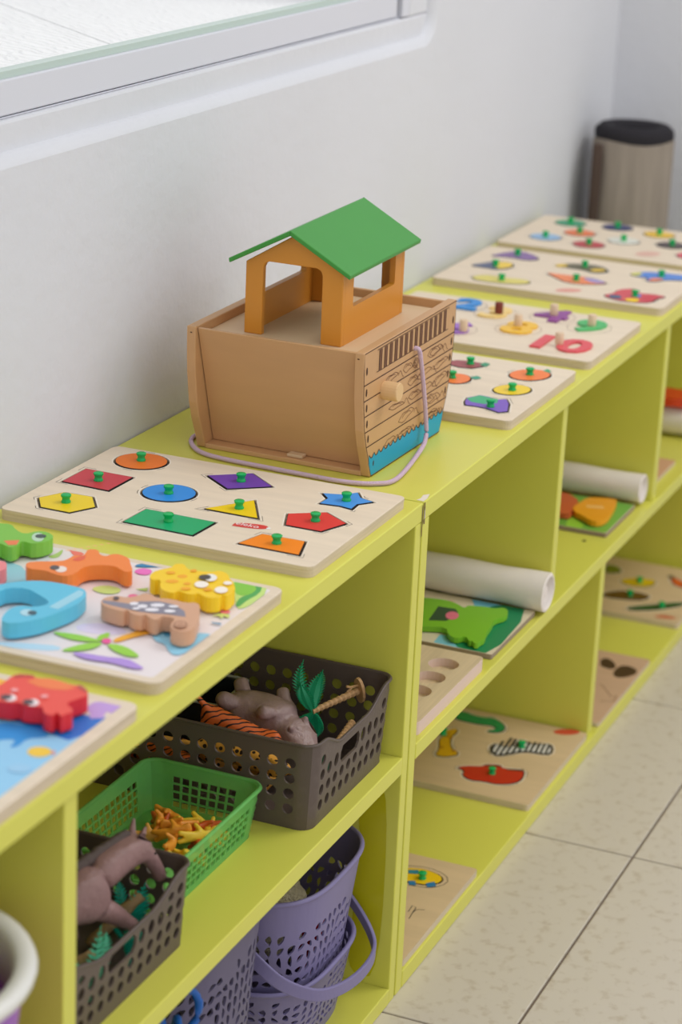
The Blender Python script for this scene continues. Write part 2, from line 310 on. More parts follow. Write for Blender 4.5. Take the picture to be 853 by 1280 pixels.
 'jp_trunk': [(-473.7,77.9),(-466.4,77.7),(-452.1,72.9),(-439.3,68),(-431.2,58.4),(-435.6,51.6),(-446.6,59.2),(-461.8,67.8),(-476,73.4)],
 'jp_f1': [(-480.9,128.1),(-478,120.5),(-475.7,106.8),(-476.7,92.8),(-478.9,83.3),(-484.2,92),(-487.9,103.2),(-486.2,115.9)],
 'jp_f2': [(-479.1,89.1),(-469.8,92.5),(-458.5,88.3),(-467.5,84.3),(-476.4,82.7)],
 'jp_f3': [(-481.1,82.5),(-485.9,91.1),(-497.3,98),(-512.1,103.6),(-507.9,93.7),(-498.3,84.2),(-488.8,81.3)],
 'jp_f4': [(-482,78.7),(-478.6,68.7),(-482.8,56.6),(-492.4,43),(-496.8,50.8),(-494.3,61.8),(-489.5,71)],
 'jp_fc': [(-475.1,78.1),(-477.7,77.3),(-480.1,77.5),(-481.7,78.8),(-482,80.8),(-480.9,83),(-478.8,84.7),(-476.2,85.6),(-473.8,85.3),(-472.2,84),(-471.9,82),(-473,79.9)],
 'jp_purple': [(-510.2,94),(-507,84.3),(-505.8,67),(-500.7,50.3),(-507,37.3),(-512.4,28.8),(-516.6,38.6),(-513.5,56.4),(-516.9,73.9),(-515.6,84.4)],
 'jp_pud': [(-444.2,58.4),(-437.1,53.8),(-431.9,36.5),(-421.7,16.9),(-430.5,14.2),(-447,15.8),(-464.9,15),(-477.3,21.7),(-469.9,31.6),(-459.9,38.7),(-457.3,49.9)],
 'jp_pudd': [(-440.2,51.3),(-433.4,47.3),(-443.2,40.7),(-446.1,45.8)],
 'jp_pink1': [(-379.5,104.9),(-381.8,104.4),(-384.1,104.9),(-385.7,106.5),(-386.2,108.6),(-385.5,110.8),(-383.7,112.4),(-381.4,113),(-379.1,112.4),(-377.4,110.9),(-376.9,108.7),(-377.7,106.5)],
 'jp_pink2': [(-373.8,24.1),(-376,23.7),(-378.1,24.4),(-379.7,26),(-380.2,28.1),(-379.6,30.1),(-378,31.5),(-375.9,31.9),(-373.8,31.2),(-372.2,29.6),(-371.7,27.5),(-372.3,25.5)],
 'jp_burst': [(-391,33.6),(-381,30.1),(-379.5,21.6),(-387.3,18.7),(-384.7,24.9),(-392.1,23),(-385.8,28.6)],
 'jp_dash': [(-401.6,27.5),(-400.2,19.4),(-403.3,18.4),(-403.9,25.9)],
 'jp_blue': [(-361.4,257.8),(-358.6,230.1),(-376.2,210.7),(-381.5,184.3),(-400.3,173.5),(-454.9,200.9)],
 'jp_blue2': [(-451.9,145.6),(-413.5,145),(-433.5,113.2),(-447.2,72.2),(-437.7,55.5),(-428.7,71.9),(-427.6,102.9),(-406,131.8)],
 'jp_sky': [(-519.8,161.5),(-509.7,135.7),(-500.5,107.7),(-511.8,104.6),(-521.6,133.6),(-529.6,155.5)],
 'jp_tl': [(-302.7,212.7),(-303.3,199.5),(-312.6,192.1),(-320,197.5),(-314.5,204.6)],
 'jp_tl2': [(-332.8,217.7),(-322.7,214.3),(-307.2,215.7),(-324.8,208.5),(-333.7,209.9)],
 'jp_tl3': [(-316.9,142.1),(-304,135.4),(-300.2,126.1),(-306.3,122.9),(-315.8,132.9)],
 'jp_dots': [(-341.6,223.6),(-332.4,221.6),(-333.1,213.5),(-344,211.2),(-349.6,217.1)],
 'jp_lav': [(-441.2,102.2),(-448.6,74.8),(-462.7,83.8),(-468.8,110.6),(-456.4,120.9)],
 'o_crab': [(-627.2,95.6),(-621.4,91.7),(-610.7,91.4),(-600.1,92.5),(-594.7,89.7),(-592,79.3),(-596.1,75.8),(-590.8,63.5),(-594.7,43.5),(-590.8,41.3),(-595.5,33.1),(-604,27.1),(-609.3,28.1),(-615.1,30.6),(-625.9,34),(-630.8,24.7),(-637,21.9),(-642.1,24.8),(-646.5,25.2),(-643.7,28.9),(-641.5,31.3),(-643,31.6),(-646.2,31),(-648.2,32.1),(-648.2,37.8),(-642.9,42.3),(-638.2,44.6),(-641.5,51.9),(-642.9,58.3),(-639.1,63.1),(-641,65.2),(-644.2,69.2),(-644.8,76.1),(-646.9,83.7)],
 'o_crab_claw1': [(-600.9,91.3),(-595.3,89.4),(-592.4,79.4),(-595.8,76.6),(-597.3,82.1),(-603.4,88.3)],
 'o_crab_claw2': [(-594.5,41.9),(-591.5,40.6),(-596.3,33.1),(-603,28.6),(-600,33.2),(-598.8,37.6)],
 'o_crab_shell': [(-604.4,78),(-596.5,75.2),(-591.6,63),(-593.8,50),(-597.8,41.1),(-604.8,45.2),(-608.4,54.9),(-608.8,65.7)],
 'o_eyew0': [(-634.5,68.5),(-637.5,67.4),(-640.3,67.7),(-642.1,69.3),(-642.5,71.7),(-641.3,74.3),(-638.9,76.5),(-635.9,77.6),(-633.1,77.3),(-631.3,75.7),(-630.9,73.3),(-632.1,70.7)],
 'o_eyew1': [(-634.1,50.2),(-637.1,49.1),(-639.9,49.4),(-641.7,51),(-642.1,53.4),(-640.9,56),(-638.5,58.1),(-635.5,59.2),(-632.7,58.9),(-630.9,57.3),(-630.5,54.9),(-631.7,52.3)],
 'o_eyeb0': [(-635.1,72.1),(-637.2,71.5),(-639.3,71.9),(-640.8,73.4),(-641.3,75.5),(-640.6,77.6),(-639,79.2),(-636.8,79.9),(-634.7,79.4),(-633.2,78),(-632.7,75.9),(-633.4,73.7)],
 'o_eyeb1': [(-635.3,53.7),(-637.5,53.1),(-639.6,53.5),(-641.1,55),(-641.5,57.1),(-640.9,59.2),(-639.2,60.7),(-637.1,61.4),(-635,60.9),(-633.5,59.4),(-633,57.4),(-633.7,55.3)],
 'o_chk0': [(-622.6,74.1),(-624.5,73.6),(-626.2,74.2),(-627,75.7),(-626.7,77.5),(-625.4,79),(-623.5,79.5),(-621.8,78.8),(-621,77.3),(-621.3,75.5)],
 'o_chk1': [(-622.3,49.6),(-624.1,49.1),(-625.8,49.8),(-626.6,51.3),(-626.3,53.1),(-625,54.5),(-623.1,54.9),(-621.4,54.3),(-620.6,52.8),(-620.9,51)],
 'op_dark': [(-638.6,91.8),(-640.4,62.7),(-645.7,40.6),(-651.4,10.2),(-602.8,6),(-605.7,25.5),(-607.6,36.9),(-615.9,63.8)],
 'op_mid': [(-651.9,83.7),(-640.4,62.7),(-648,32.1),(-654.9,35.3),(-661.6,44.4),(-676.1,43),(-680.3,47.7),(-669,48.7),(-666.9,54.2),(-680.3,66.3)],
 'op_sand': [(-571.3,132.8),(-566.6,114),(-561.5,80.3),(-574.2,43),(-576.6,7),(-602.3,6.3),(-605.7,25.5),(-607.6,36.9),(-610.4,67),(-608.4,110.1)],
 'op_oct': [(-588.4,35.1),(-579,31.4),(-576,21.2),(-576.5,8.9),(-583.4,3.3),(-587.8,6.1),(-584.2,9.5),(-589.2,11.9),(-595.8,7.6),(-596.3,11.7),(-592.8,16.5),(-596,17.7),(-606.3,13.6),(-606.7,17.7),(-611.2,22.5),(-603.7,25.2),(-598,31.3)],
 'op_fish': [(-672.4,17.9),(-676.1,16.7),(-679.8,17.3),(-682.9,19.5),(-684.8,22.8),(-684.9,26.7),(-683.5,30.3),(-680.6,32.9),(-676.9,34.1),(-673.1,33.6),(-670,31.4),(-668.1,28),(-668,24.1),(-669.5,20.5)],
 'op_fisht': [(-674.4,18.4),(-668.7,17.2),(-676.7,13.6)],
 'op_yel': [(-578.7,125.2),(-573.6,116),(-575.7,107.3),(-583.2,105.6),(-591.5,106.7),(-598.7,113)],
 'op_face': [(-702.6,16.1),(-706.1,15.4),(-709.8,16.8),(-712.6,20),(-713.8,24.2),(-713.1,28.2),(-710.6,31),(-707,31.8),(-703.3,30.4),(-700.5,27.2),(-699.3,23),(-700,18.9)],
 'f_plum': [(456.9,145.9),(467.3,141),(470.8,127.1),(469.6,109.2),(455.6,106.6),(442.5,114.3),(439.9,128.3),(444.2,141.1)],
 'f_plum_leaf': [(460.9,111.5),(474.6,109.7),(471.2,101.7),(456.5,101.9)],
 'f_or1_leaf': [(404.1,102.7),(415.4,97.5),(409.2,89.9),(399.8,93.8)],
 'f_or2_leaf': [(475.2,39.7),(486.6,38),(480,32.1),(470.2,31.4)],
 'f_grape': [(311.3,74),(326.5,76.7),(333.9,72.3),(342.9,68.4),(341.3,55.9),(336.3,45.8),(343.2,37.6),(327.8,29.5),(298.4,20.9),(290.2,28.4),(298,45.1),(299.5,57.4),(298,68.6)],
 'f_grape_leaf': [(322.3,75.9),(332.4,71.7),(341.4,67.8),(336.9,44.9),(322.5,41),(311.7,52.4),(312.1,66.7)],
 'f_or1': [(400.8,100.1),(394.4,98.5),(387.9,98.4),(381.8,99.7),(376.8,102.4),(373.4,106),(371.8,110.4),(372.2,115),(374.6,119.5),(378.8,123.4),(384.4,126.3),(390.7,127.9),(397.3,128.1),(403.5,126.8),(408.6,124.1),(412.1,120.4),(413.7,116),(413.2,111.3),(410.7,106.8),(406.4,102.9)],
 'f_or2': [(464.5,27.5),(456.9,26.2),(448.8,27),(441.1,29.8),(434.4,34.4),(429.5,40.2),(426.7,46.7),(426.3,53.4),(428.4,59.5),(432.8,64.5),(439.1,67.9),(446.7,69.3),(454.8,68.6),(462.6,65.9),(469.5,61.3),(474.5,55.4),(477.4,48.8),(477.7,42),(475.5,35.8),(470.9,30.9)],
 'f_lemon': [(393.8,26.7),(387.1,25.5),(380,26.2),(373.1,28.7),(367.2,32.8),(362.8,38),(360.3,43.9),(359.9,49.9),(361.8,55.4),(365.6,59.9),(371.2,63),(377.8,64.2),(385,63.6),(391.9,61.1),(397.9,57.1),(402.4,51.8),(405,45.8),(405.3,39.7),(403.4,34.2),(399.4,29.7)],
 'f_knobs': [(458.7,121.5),(392,118.8),(451.8,47.8),(380.1,44),(305.8,42.8)],
 'n_pts': [(597.5,77),(594.2,46.6),(644.1,127.5),(700,55.3),(725.6,110.9),(596.7,177.8),(738.6,222.9),(701.5,176.5)],
 'n_pegs': [(697,171.4),(726.5,109.4),(651.2,130.6),(701.8,52.6),(594.4,59.7),(590.2,178.8)],
 'n_o': [(608.9,23.7),(599.4,22.1),(589.5,22.9),(580.2,26),(572.2,31.1),(566.3,37.7),(563.2,45.1),(563.1,52.7),(566,59.7),(571.7,65.5),(579.6,69.5),(589,71.2),(599,70.6),(608.5,67.5),(616.7,62.4),(622.7,55.8),(625.9,48.2),(625.9,40.4),(622.9,33.3),(617,27.6)],
 'n_y': [(658.7,105),(647.8,102.7),(636.5,102.8),(626.1,105.3),(617.4,110),(611.4,116.3),(608.5,123.7),(609.1,131.5),(613.1,139),(620.1,145.4),(629.6,150),(640.5,152.5),(651.9,152.6),(662.5,150.2),(671.4,145.5),(677.7,139.1),(680.6,131.5),(679.9,123.5),(675.7,115.9),(668.4,109.5)],
 'n_g': [(714.1,33.6),(704,31.8),(693.6,32.3),(683.9,35.1),(675.8,39.8),(670,46),(667.2,53.1),(667.5,60.4),(671,67.3),(677.3,73),(685.9,77),(695.9,78.9),(706.4,78.6),(716.3,75.9),(724.7,71.2),(730.6,64.9),(733.5,57.6),(733.1,50.2),(729.4,43.2),(722.8,37.5)],
 'n_c': [(718.5,150.7),(706.5,148.1),(694.1,148.3),(682.6,151.3),(672.9,156.7),(666.1,163.9),(662.7,172.4),(663,181.3),(667.1,189.8),(674.6,197),(684.7,202.2),(696.6,205),(709.1,205),(720.9,202.2),(730.8,196.8),(737.9,189.4),(741.4,180.7),(741,171.6),(736.6,163),(728.8,155.8)],
 'n_1': [(596.4,101.3),(617.6,95.2),(624.7,84.4),(624.1,71.6),(572.4,72),(558.4,85.1),(590.2,84.1),(582.8,93.4)],
 'n_p': [(711.4,142.1),(733.8,127.3),(756.9,121.1),(760.3,98.8),(738.8,95.3),(718.2,84),(698,98.4),(699.2,113.1),(712.5,123.6)],
 'v_plane': [(1010.7,297.1),(1036.8,285.5),(1059.7,275.7),(1060.8,253.8),(1031.1,227.6),(1012.5,241.9),(1018.5,265.8)],
 'v_boat': [(939.9,300),(962.8,285.6),(985.4,278.4),(989.6,255.8),(964.7,244.2),(936.2,254.5),(936.5,276.2)],
 'v_boaty': [(981.2,274.7),(987.8,255.2),(964.2,244.9),(939.6,255.7),(950,265.9)],
 'v_train': [(874.5,273.9),(898.8,262.6),(895.8,236),(901.9,202.2),(883.6,192.7),(866.6,209),(859.1,256.8)],
 'v_heli': [(1008.9,201.5),(1028.2,186.2),(1040.2,155.4),(1031.7,135.6),(1009.5,123.7),(990,139.8),(1002.4,156.5),(1001.2,177.5)],
 'v_jet': [(958.2,196.5),(958.2,180.7),(960.1,155.9),(960.3,130.6),(943.9,102.6),(919.8,126.4),(915.5,154.2),(936.3,175.7)],
 'v_jet2': [(952.7,145.1),(960.3,130.6),(944.4,104.9),(931.2,121.6)],
 'v_rocket': [(1014.5,97.2),(1034.1,87.3),(1044.9,71.3),(1049.5,13.6),(1020.9,6.1),(1007.9,44.1),(986.3,54.7),(988,67.7),(1005.5,66.4),(1005.5,85.3)],
 'v_rocket_tip': [(1014.5,97.2),(1032.3,86.7),(1022.1,79.6),(1005.5,85.3)],
 'v_rocket_fin': [(1009.1,61.2),(1011.5,45.1),(989.2,53.4),(989.1,65.9)],
 'v_car': [(874.2,92.5),(893.5,81.3),(915.8,83.8),(936.3,65.2),(910.5,55.7),(916.4,34.9),(913.3,15.8),(895.5,25),(868.2,25.3),(854.9,45.5),(854.4,69.5)],
 'v_car2': [(904,47.6),(911,19.2),(894.3,26.7),(872.6,27.4),(871.2,38.2)],
 'v_car3': [(870.8,62.3),(883.1,43.7),(859.8,40.9),(855.2,53.6)],
 'v_car4': [(879.2,85.1),(884.9,70.5),(866.4,63),(864,78.5)],
 'v_car5': [(902.2,59.3),(905.2,48.8),(888.7,44.1),(882.9,52.9)],
 'v_hw1': [(1014.8,183.2),(1008.5,183),(1002.6,185.8),(999.4,190.6),(1000,195.5),(1004.2,198.7),(1010.5,199),(1016.4,196.1),(1019.7,191.3),(1019.1,186.4)],
 'v_hw2': [(1015.8,130.3),(1009.3,130.5),(1003,134.1),(999.2,139.7),(999.3,145.3),(1003.4,148.7),(1009.8,148.5),(1016.2,145),(1020,139.3),(1019.9,133.7)],
 'v_label': [(885.6,123.1),(882.1,122.9),(877.9,124.2),(873.5,126.8),(869.4,130.5),(865.8,134.9),(863.2,139.7),(861.9,144.3),(861.8,148.3),(863.2,151.3),(865.7,153),(869.2,153.3),(873.4,152.1),(877.8,149.5),(882,145.8),(885.6,141.3),(888.2,136.5),(889.5,131.9),(889.5,127.8),(888.2,124.8)],
 'v_knobs': [(1038,263.8),(955.7,267),(880,231.8),(1020.8,161.4),(935,146.6),(1023.9,54.8),(890.5,53.1)],
 'r0': [(1306.7,248.7),(1300.1,247.8),(1292.8,248.9),(1285.5,252),(1278.9,256.7),(1273.7,262.5),(1270.3,268.9),(1269.1,275.3),(1270.3,281),(1273.6,285.6),(1278.8,288.5),(1285.3,289.4),(1292.7,288.3),(1300,285.3),(1306.7,280.6),(1312,274.7),(1315.4,268.3),(1316.6,261.8),(1315.4,256),(1312,251.5)],
 'r1': [(1316.5,179.5),(1309.2,178.5),(1301.3,179.6),(1293.5,182.6),(1286.7,187.3),(1281.4,193.1),(1278.1,199.5),(1277.3,205.9),(1278.8,211.7),(1282.7,216.3),(1288.6,219.3),(1295.8,220.3),(1303.7,219.3),(1311.5,216.3),(1318.5,211.7),(1323.9,205.8),(1327.2,199.3),(1328,192.8),(1326.4,187),(1322.4,182.4)],
 'r2': [(1246,215),(1238.9,214),(1231.2,215.1),(1223.6,218.2),(1216.7,222.9),(1211.4,228.9),(1208.1,235.4),(1207,242),(1208.4,247.9),(1212,252.6),(1217.6,255.6),(1224.6,256.6),(1232.4,255.6),(1240.1,252.6),(1247,247.8),(1252.4,241.8),(1255.8,235.2),(1256.8,228.6),(1255.4,222.6),(1251.7,217.9)],
 'r3': [(1190.6,248.2),(1182.4,246.8),(1173.7,247.6),(1165.3,250.5),(1157.9,255.2),(1152.3,261.2),(1149.1,267.9),(1148.4,274.8),(1150.5,281.1),(1155.1,286.3),(1161.7,289.8),(1169.8,291.3),(1178.5,290.6),(1187,287.8),(1194.5,283.1),(1200.2,277),(1203.5,270.2),(1204.1,263.2),(1202,256.8),(1197.3,251.7)],
 'r4': [(1302.5,112.3),(1294,111.1),(1285.1,112),(1276.5,114.8),(1269.2,119.3),(1263.8,125.1),(1260.8,131.5),(1260.5,138),(1262.9,143.9),(1267.9,148.7),(1274.9,151.8),(1283.3,153.1),(1292.3,152.3),(1301,149.5),(1308.4,145),(1314,139.2),(1317,132.7),(1317.3,126.1),(1314.7,120.1),(1309.6,115.4)],
 'r5': [(1177,180.2),(1169.7,179.2),(1161.7,180.2),(1153.9,183.1),(1147,187.7),(1141.8,193.5),(1138.6,200),(1137.8,206.4),(1139.5,212.3),(1143.6,217),(1149.5,220.1),(1156.9,221.3),(1164.8,220.3),(1172.7,217.4),(1179.7,212.8),(1185,207),(1188.2,200.5),(1189,193.9),(1187.2,188),(1183.1,183.3)],
 'r6': [(1230.2,145.3),(1221.4,143.9),(1212.2,144.5),(1203.4,147.1),(1196,151.4),(1190.7,157),(1187.8,163.4),(1187.8,169.8),(1190.5,175.8),(1195.9,180.8),(1203.2,184.2),(1212,185.7),(1221.2,185.1),(1230.1,182.6),(1237.6,178.2),(1243.1,172.6),(1246,166.1),(1246,159.6),(1243.1,153.5),(1237.7,148.6)],
 'r7': [(1241.7,76),(1234.2,75.2),(1226,76.4),(1218.1,79.5),(1211.1,84.3),(1205.8,90.2),(1202.6,96.7),(1201.8,103.2),(1203.6,109),(1207.8,113.5),(1213.9,116.4),(1221.4,117.4),(1229.6,116.2),(1237.6,113.1),(1244.7,108.4),(1250.1,102.4),(1253.3,95.8),(1254.1,89.3),(1252.2,83.4),(1248,78.9)],
 'r8': [(1186.9,32.6),(1178.5,31.5),(1169.6,32.4),(1161.1,35.1),(1154,39.5),(1148.7,45.1),(1146,51.3),(1145.9,57.5),(1148.5,63.2),(1153.7,67.8),(1160.8,70.9),(1169.2,72),(1178.1,71.2),(1186.7,68.5),(1194,64.1),(1199.3,58.5),(1202.2,52.2),(1202.2,45.9),(1199.4,40.1),(1194.2,35.5)],
 'r_label': [(1162.7,95),(1157.4,94.4),(1151.6,95.4),(1145.9,97.8),(1140.7,101.5),(1136.8,106),(1134.3,111),(1133.5,115.9),(1134.6,120.2),(1137.4,123.7),(1141.6,125.8),(1146.9,126.4),(1152.7,125.5),(1158.5,123.1),(1163.7,119.4),(1167.7,114.8),(1170.2,109.8),(1171,104.9),(1169.8,100.5),(1167,97.1)],
 'a_croc': [(635.1,176.6),(649.2,173.5),(653.8,165.1),(648.1,153),(648.5,136.4),(653.1,128.1),(646.7,115.9),(635.6,104.7),(619.5,101.4),(609.9,109.5),(609.2,121.7),(622.8,110.8),(629.9,119.9),(625.2,134.7),(624.8,151.1),(625.9,164.8)],
 'a_gir': [(587,166.9),(599.4,158.3),(590.7,152.4),(568.6,154.4),(539,143.3),(528.1,126),(511.6,138.5),(510.1,153),(532.8,154.6),(557.4,165.6),(574.4,162.1)],
 'a_zeb': [(567.8,101),(580.5,97.5),(574.7,80.9),(586.1,75.2),(609.4,73.5),(596.4,56.1),(610.3,41.4),(608.1,31.7),(581.5,24.9),(576.6,39.9),(576.1,55.7),(559,72.2),(544.9,83.3),(553.5,94.3)],
 'a_red': [(488.7,116.1),(499.9,108.5),(507.4,89),(515.4,88.7),(522.4,71.5),(513.3,66.4),(523.5,40.3),(497.1,34.4),(480.8,38.8),(468.4,56.2),(468.9,75.2),(463.7,88.9),(472.3,103.1),(487.2,104.5)],
 'a_redb': [(514.9,60.7),(522.6,40.6),(517.6,39.6),(511.8,59)],
 'a_redh': [(512.1,89.1),(520.8,71.6),(517.1,69.7),(509.5,86.6)],
 'a_logo': [(665.5,14.3),(662.4,14.2),(658.8,15.6),(655.1,18.3),(651.6,22),(648.6,26.5),(646.5,31.2),(645.5,35.8),(645.6,39.7),(646.9,42.6),(649.1,44.2),(652.2,44.3),(655.8,43),(659.5,40.3),(663,36.6),(666,32.1),(668.1,27.3),(669.2,22.7),(669,18.8),(667.8,15.9)],
 'a_knobs': [(584.3,64.9),(493.7,72.1),(572.6,165.4)],
 'b_bus': [(203.1,92),(217.9,72.8),(224,54.3),(217.6,33.1),(205.1,27.2),(190.6,37.3),(186.6,60.5),(187.8,85.8)],
 'b_w1': [(192.6,42.2),(200.9,35.1),(192,29.6),(184.5,37)],
 'b_w2': [(188.9,61.4),(192.5,54.5),(183,50),(180.2,57.1)],
 'b_win': [(212.5,70.7),(218,60.3),(208.4,57.4),(204.8,67.7)],
 'b_line': [(124.7,36.1),(139.9,37.2),(137.3,32.1),(127.2,31.4),(110.8,29.8)],
 'b_knob': [(201.4,49.7)],
 'w_yel': [(1226.5,129.3),(1243.4,121),(1254,104.8),(1256,81.3),(1233.6,77.1),(1216.5,91.8),(1213.5,112.2)],
 'w_brown': [(1163.3,135.4),(1185.8,116.7),(1193.6,91.5),(1186.9,68.9),(1166.4,73.2),(1154.2,94.7),(1148.4,130.9)],
 'w_cuc': [(1119.6,88.3),(1137.2,75.2),(1159,50.2),(1175.9,34.1),(1186.2,18.2),(1175.7,15.3),(1152.4,31.7),(1132.1,50.9),(1116.3,75.3)],
 'w_car': [(1273.3,63),(1282.3,59.1),(1267.4,38),(1244.3,31.7),(1249.1,50),(1263,57.4)],
 'w_stem': [(1281.8,70.7),(1288,67.1),(1282.8,57.1),(1275,58.8)],
 'w_logo': [(1110.3,43),(1121.3,31.3),(1120.8,10.3),(1111.2,16.3),(1106.5,35.4)],
 'w_green': [(1285,168.2),(1287.7,151.5),(1268,137.5),(1257,142.3),(1248.5,157.1)],
 'w_knobs': [(1233.9,100),(1172.3,96.9),(1149,42.2)],
 'bf1': [(917.6,64.3),(928.1,57.7),(917.4,44.6),(903.7,37.2),(891.3,38.7),(890.8,45.4),(893.7,57)],
 'bf2': [(888.9,36.1),(911.1,32.9),(914.3,20.2),(905,7.2),(888.2,5.8),(866.4,19.7),(869.4,31.8)],
 'bf3': [(833.9,37.7),(798.1,12.2),(805.8,7.7),(786.4,5.3),(777.5,21.4)],
 'g_dk': [(266.3,50.5),(260.2,41.6),(256.9,6.2),(407.9,13),(414.7,42.6),(397.7,58.2),(365.9,69.4),(299.5,71.7)],
 'g_bl1': [(264.3,76),(289.6,77.9),(291.1,64.1),(262.7,44.8)],
 'g_bl2': [(411.6,84.2),(413.5,48.3),(398.2,53.8),(389.1,73.3)],
 'g_pk': [(389,121.4),(393.1,102.2),(387.9,95.7),(382.7,116.7)],
 'g_frog': [(362,141.4),(370.5,124),(374.5,102.6),(370.9,89.9),(360.2,75.7),(371.2,75.2),(373.2,68.1),(377.9,53.9),(375.5,46.3),(385.8,36.4),(376.8,28.8),(360.8,25.5),(344.2,34.1),(325.3,30.7),(302.3,28.7),(284.8,23.9),(274,26.6),(268.3,25.6),(265.8,30.1),(273,33.8),(268.4,36.5),(282.4,44.9),(269,52),(276.1,63.8),(295.2,72.8),(287.5,92),(279.8,109.1)],
 'g_mouth': [(305.2,98.2),(350.8,103.9),(353,83.7),(344.6,77.4),(313.2,79.6)],
 'g_tongue': [(335.2,73),(328.7,71.7),(323,72.5),(319.5,75.2),(319.2,79.2),(322.2,83.2),(327.6,86.3),(334.1,87.7),(339.9,86.9),(343.4,84.2),(343.7,80.2),(340.7,76.1)],
 't_holes': [(186.6,37.1),(147.9,34),(109.9,31.9),(191.2,26.8),(152,24.7)],
 'm_bg2': [(713,69.3),(766.3,78.9),(725.2,48.4),(704.2,49.2)],
 'm_lion': [(764.5,77),(784.6,75.3),(812.5,72.6),(821.1,61.2),(827.7,36.6),(812,31.9),(762.3,25.7),(744,25.1),(727.8,30.1),(727.3,42.3),(739.2,53.4),(749.4,69.1)],
 'm_mane': [(813.9,115.3),(822.5,104),(818,93.5),(797.7,73.8),(771.8,75),(743.8,68.6),(738.8,77),(740.6,91.4)],
 'm_wh': [(782.3,64.4),(790,44.1),(780.3,38.6),(774.2,60.6)],
 'rope': [(165,67),(97.9,49.4),(49.4,46.3),(23.1,59.1),(12.8,88.3),(13.4,130.9),(15.2,174.6),(18.2,219.6),(26.7,248.5),(46.1,268),(66.1,277.1),(82.8,276.3)],
}
def P(k): return [(a / 1000.0, b / 1000.0) for a, b in D[k]]
def cen(p): return (sum(q[0] for q in p) / len(p), sum(q[1] for q in p) / len(p))
def chaikin(p, n=1):
    for _ in range(n):
        q = []
        for i in range(len(p)):
            a = p[i]; b = p[(i + 1) % len(p)]
            q += [(a[0] * .75 + b[0] * .25, a[1] * .75 + b[1] * .25), (a[0] * .25 + b[0] * .75, a[1] * .25 + b[1] * .75)]
        p = q
    return p
def strip(b, pts, wd, z, m, T=None, closed=False):
    """a drawn line of ink"""
    n = len(pts); vs = []
    for i in range(n):
        a = Vector(pts[i - 1] if (closed or i > 0) else pts[0]); c = Vector(pts[(i + 1) % n] if (closed or i < n - 1) else pts[-1])
        d = (c - a).normalized(); k = Vector((-d.y, d.x)) * wd / 2; p = Vector(pts[i])
        vs += [(p.x + k.x, p.y + k.y, z), (p.x - k.x, p.y - k.y, z)]
    if T: vs = [T(*q) for q in vs]
    fs = [(2 * i, 2 * i + 1, 2 * ((i + 1) % n) + 1, 2 * ((i + 1) % n)) for i in range(n if closed else n - 1)]
    b.add(vs, fs, m)
# ------------------------------------------------------------------ setting
H = 0.534
XB = 1.69            # far wall
WY = 0.335           # window wall
fl = bpy.data.objects.new('floor', None); link(fl, 'floor', (0, 0, 0), None, None, None, None, 'structure')
B().box(-2.6, -2.6, -0.03, XB, WY, -0.0035, grout).build('grout_bed', fl)
tile = B().box(-0.2235, -0.2235, -0.0035, 0.2235, 0.2235, 0, floorm)
tm = tile.build('floor_tile', fl, bevel=0.0012, org=(0, 0, 0)); bake(tm); tme = tm.data
first = True
for i in range(-6, 4):
    for j in range(-6, 2):
        cx = 0.4177 - 0.2249 + 0.4497 * i; cy = -0.1305 + 0.2249 + 0.4497 * (j - 0)
        if cy > 0.33 or cx > XB + 0.1 or cy < -2.4 or cx < -2.5: continue
        if first: tm.location = (cx, cy, 0); first = False
        else: put(tme, 'floor_tile', (cx, cy, 0), fl)
# window wall with a rounded plaster opening
def TY(x, z, d): return (x, d, z)
b = holeplate_mesh([(-3.0, 0), (XB + 0.16, 0), (XB + 0.16, 2.7), (-3.0, 2.7)], [rrect(-2.2, 0.857, 0.850, 1.97, 0.03, 6)], WY, WY + 0.16, 0.012, [plaster], TY)
o = b.build('wall_left', None, None, None, None, 'structure')
o.data.polygons.foreach_set('use_smooth', [True] * len(o.data.polygons))
try: o.data.set_sharp_from_angle(angle=1.0)
except Exception: pass
B().box(XB, -2.6, 0, XB + 0.16, WY, 2.7, plaster).build('wall_back', None, None, None, None, 'structure')
# sliding window
win = bpy.data.objects.new('window_1', None); link(win, 'window_1', (0, 0.38, 0.853), None, None, None, None, 'structure')
fr = B().box(-2.2, 0.352, 0.884, 0.79, 0.46, 0.8855, frame_p)
fr.box(0.7675, 0.347, 0.8855, 0.79, 0.46, 1.955, frame_p); fr.box(-2.2, 0.347, 1.91, 0.7675, 0.46, 1.955, frame_p)
rv_ = B().box(-2.2, 0.3465, 0.845, 0.875, 0.47, 0.8838, plaster); rv_.box(0.7903, 0.3465, 0.8838, 0.875, 0.47, 1.99, plaster); rv_.build('plaster_reveal', win, bevel=0.003)
fr.build('window_frame', win, bevel=0.002)
sash = B().box(-2.2, 0.351, 0.8865, 0.759, 0.372, 0.9185, frame_p); sash.box(0.708, 0.351, 0.9185, 0.759, 0.372, 1.905, frame_p)
sash.build('window_sash', win, bevel=0.0015)
B().box(0.7595, 0.357, 0.8857, 0.767, 0.37, 1.905, mat('dark_seal', (70, 66, 72), 0.8)).build('window_seal', win)
B().box(-2.2, 0.3545, 0.9186, 0.7075, 0.368, 0.925, mat('green_gasket', (186, 202, 194), 0.35, 0.5)).build('window_gasket', win)
G = bpy.data.materials.new('clear_glass'); G.use_nodes = True; nt = G.node_tree; nt.nodes.clear()
out = nt.nodes.new('ShaderNodeOutputMaterial'); mx = nt.nodes.new('ShaderNodeMixShader'); tr_ = nt.nodes.new('ShaderNodeBsdfTransparent'); gl = nt.nodes.new('ShaderNodeBsdfGlossy'); fz = None
tr_.inputs[0].default_value = (1, 1, 1, 1); gl.inputs['Roughness'].default_value = 0.0; mx.inputs[0].default_value = 0.05
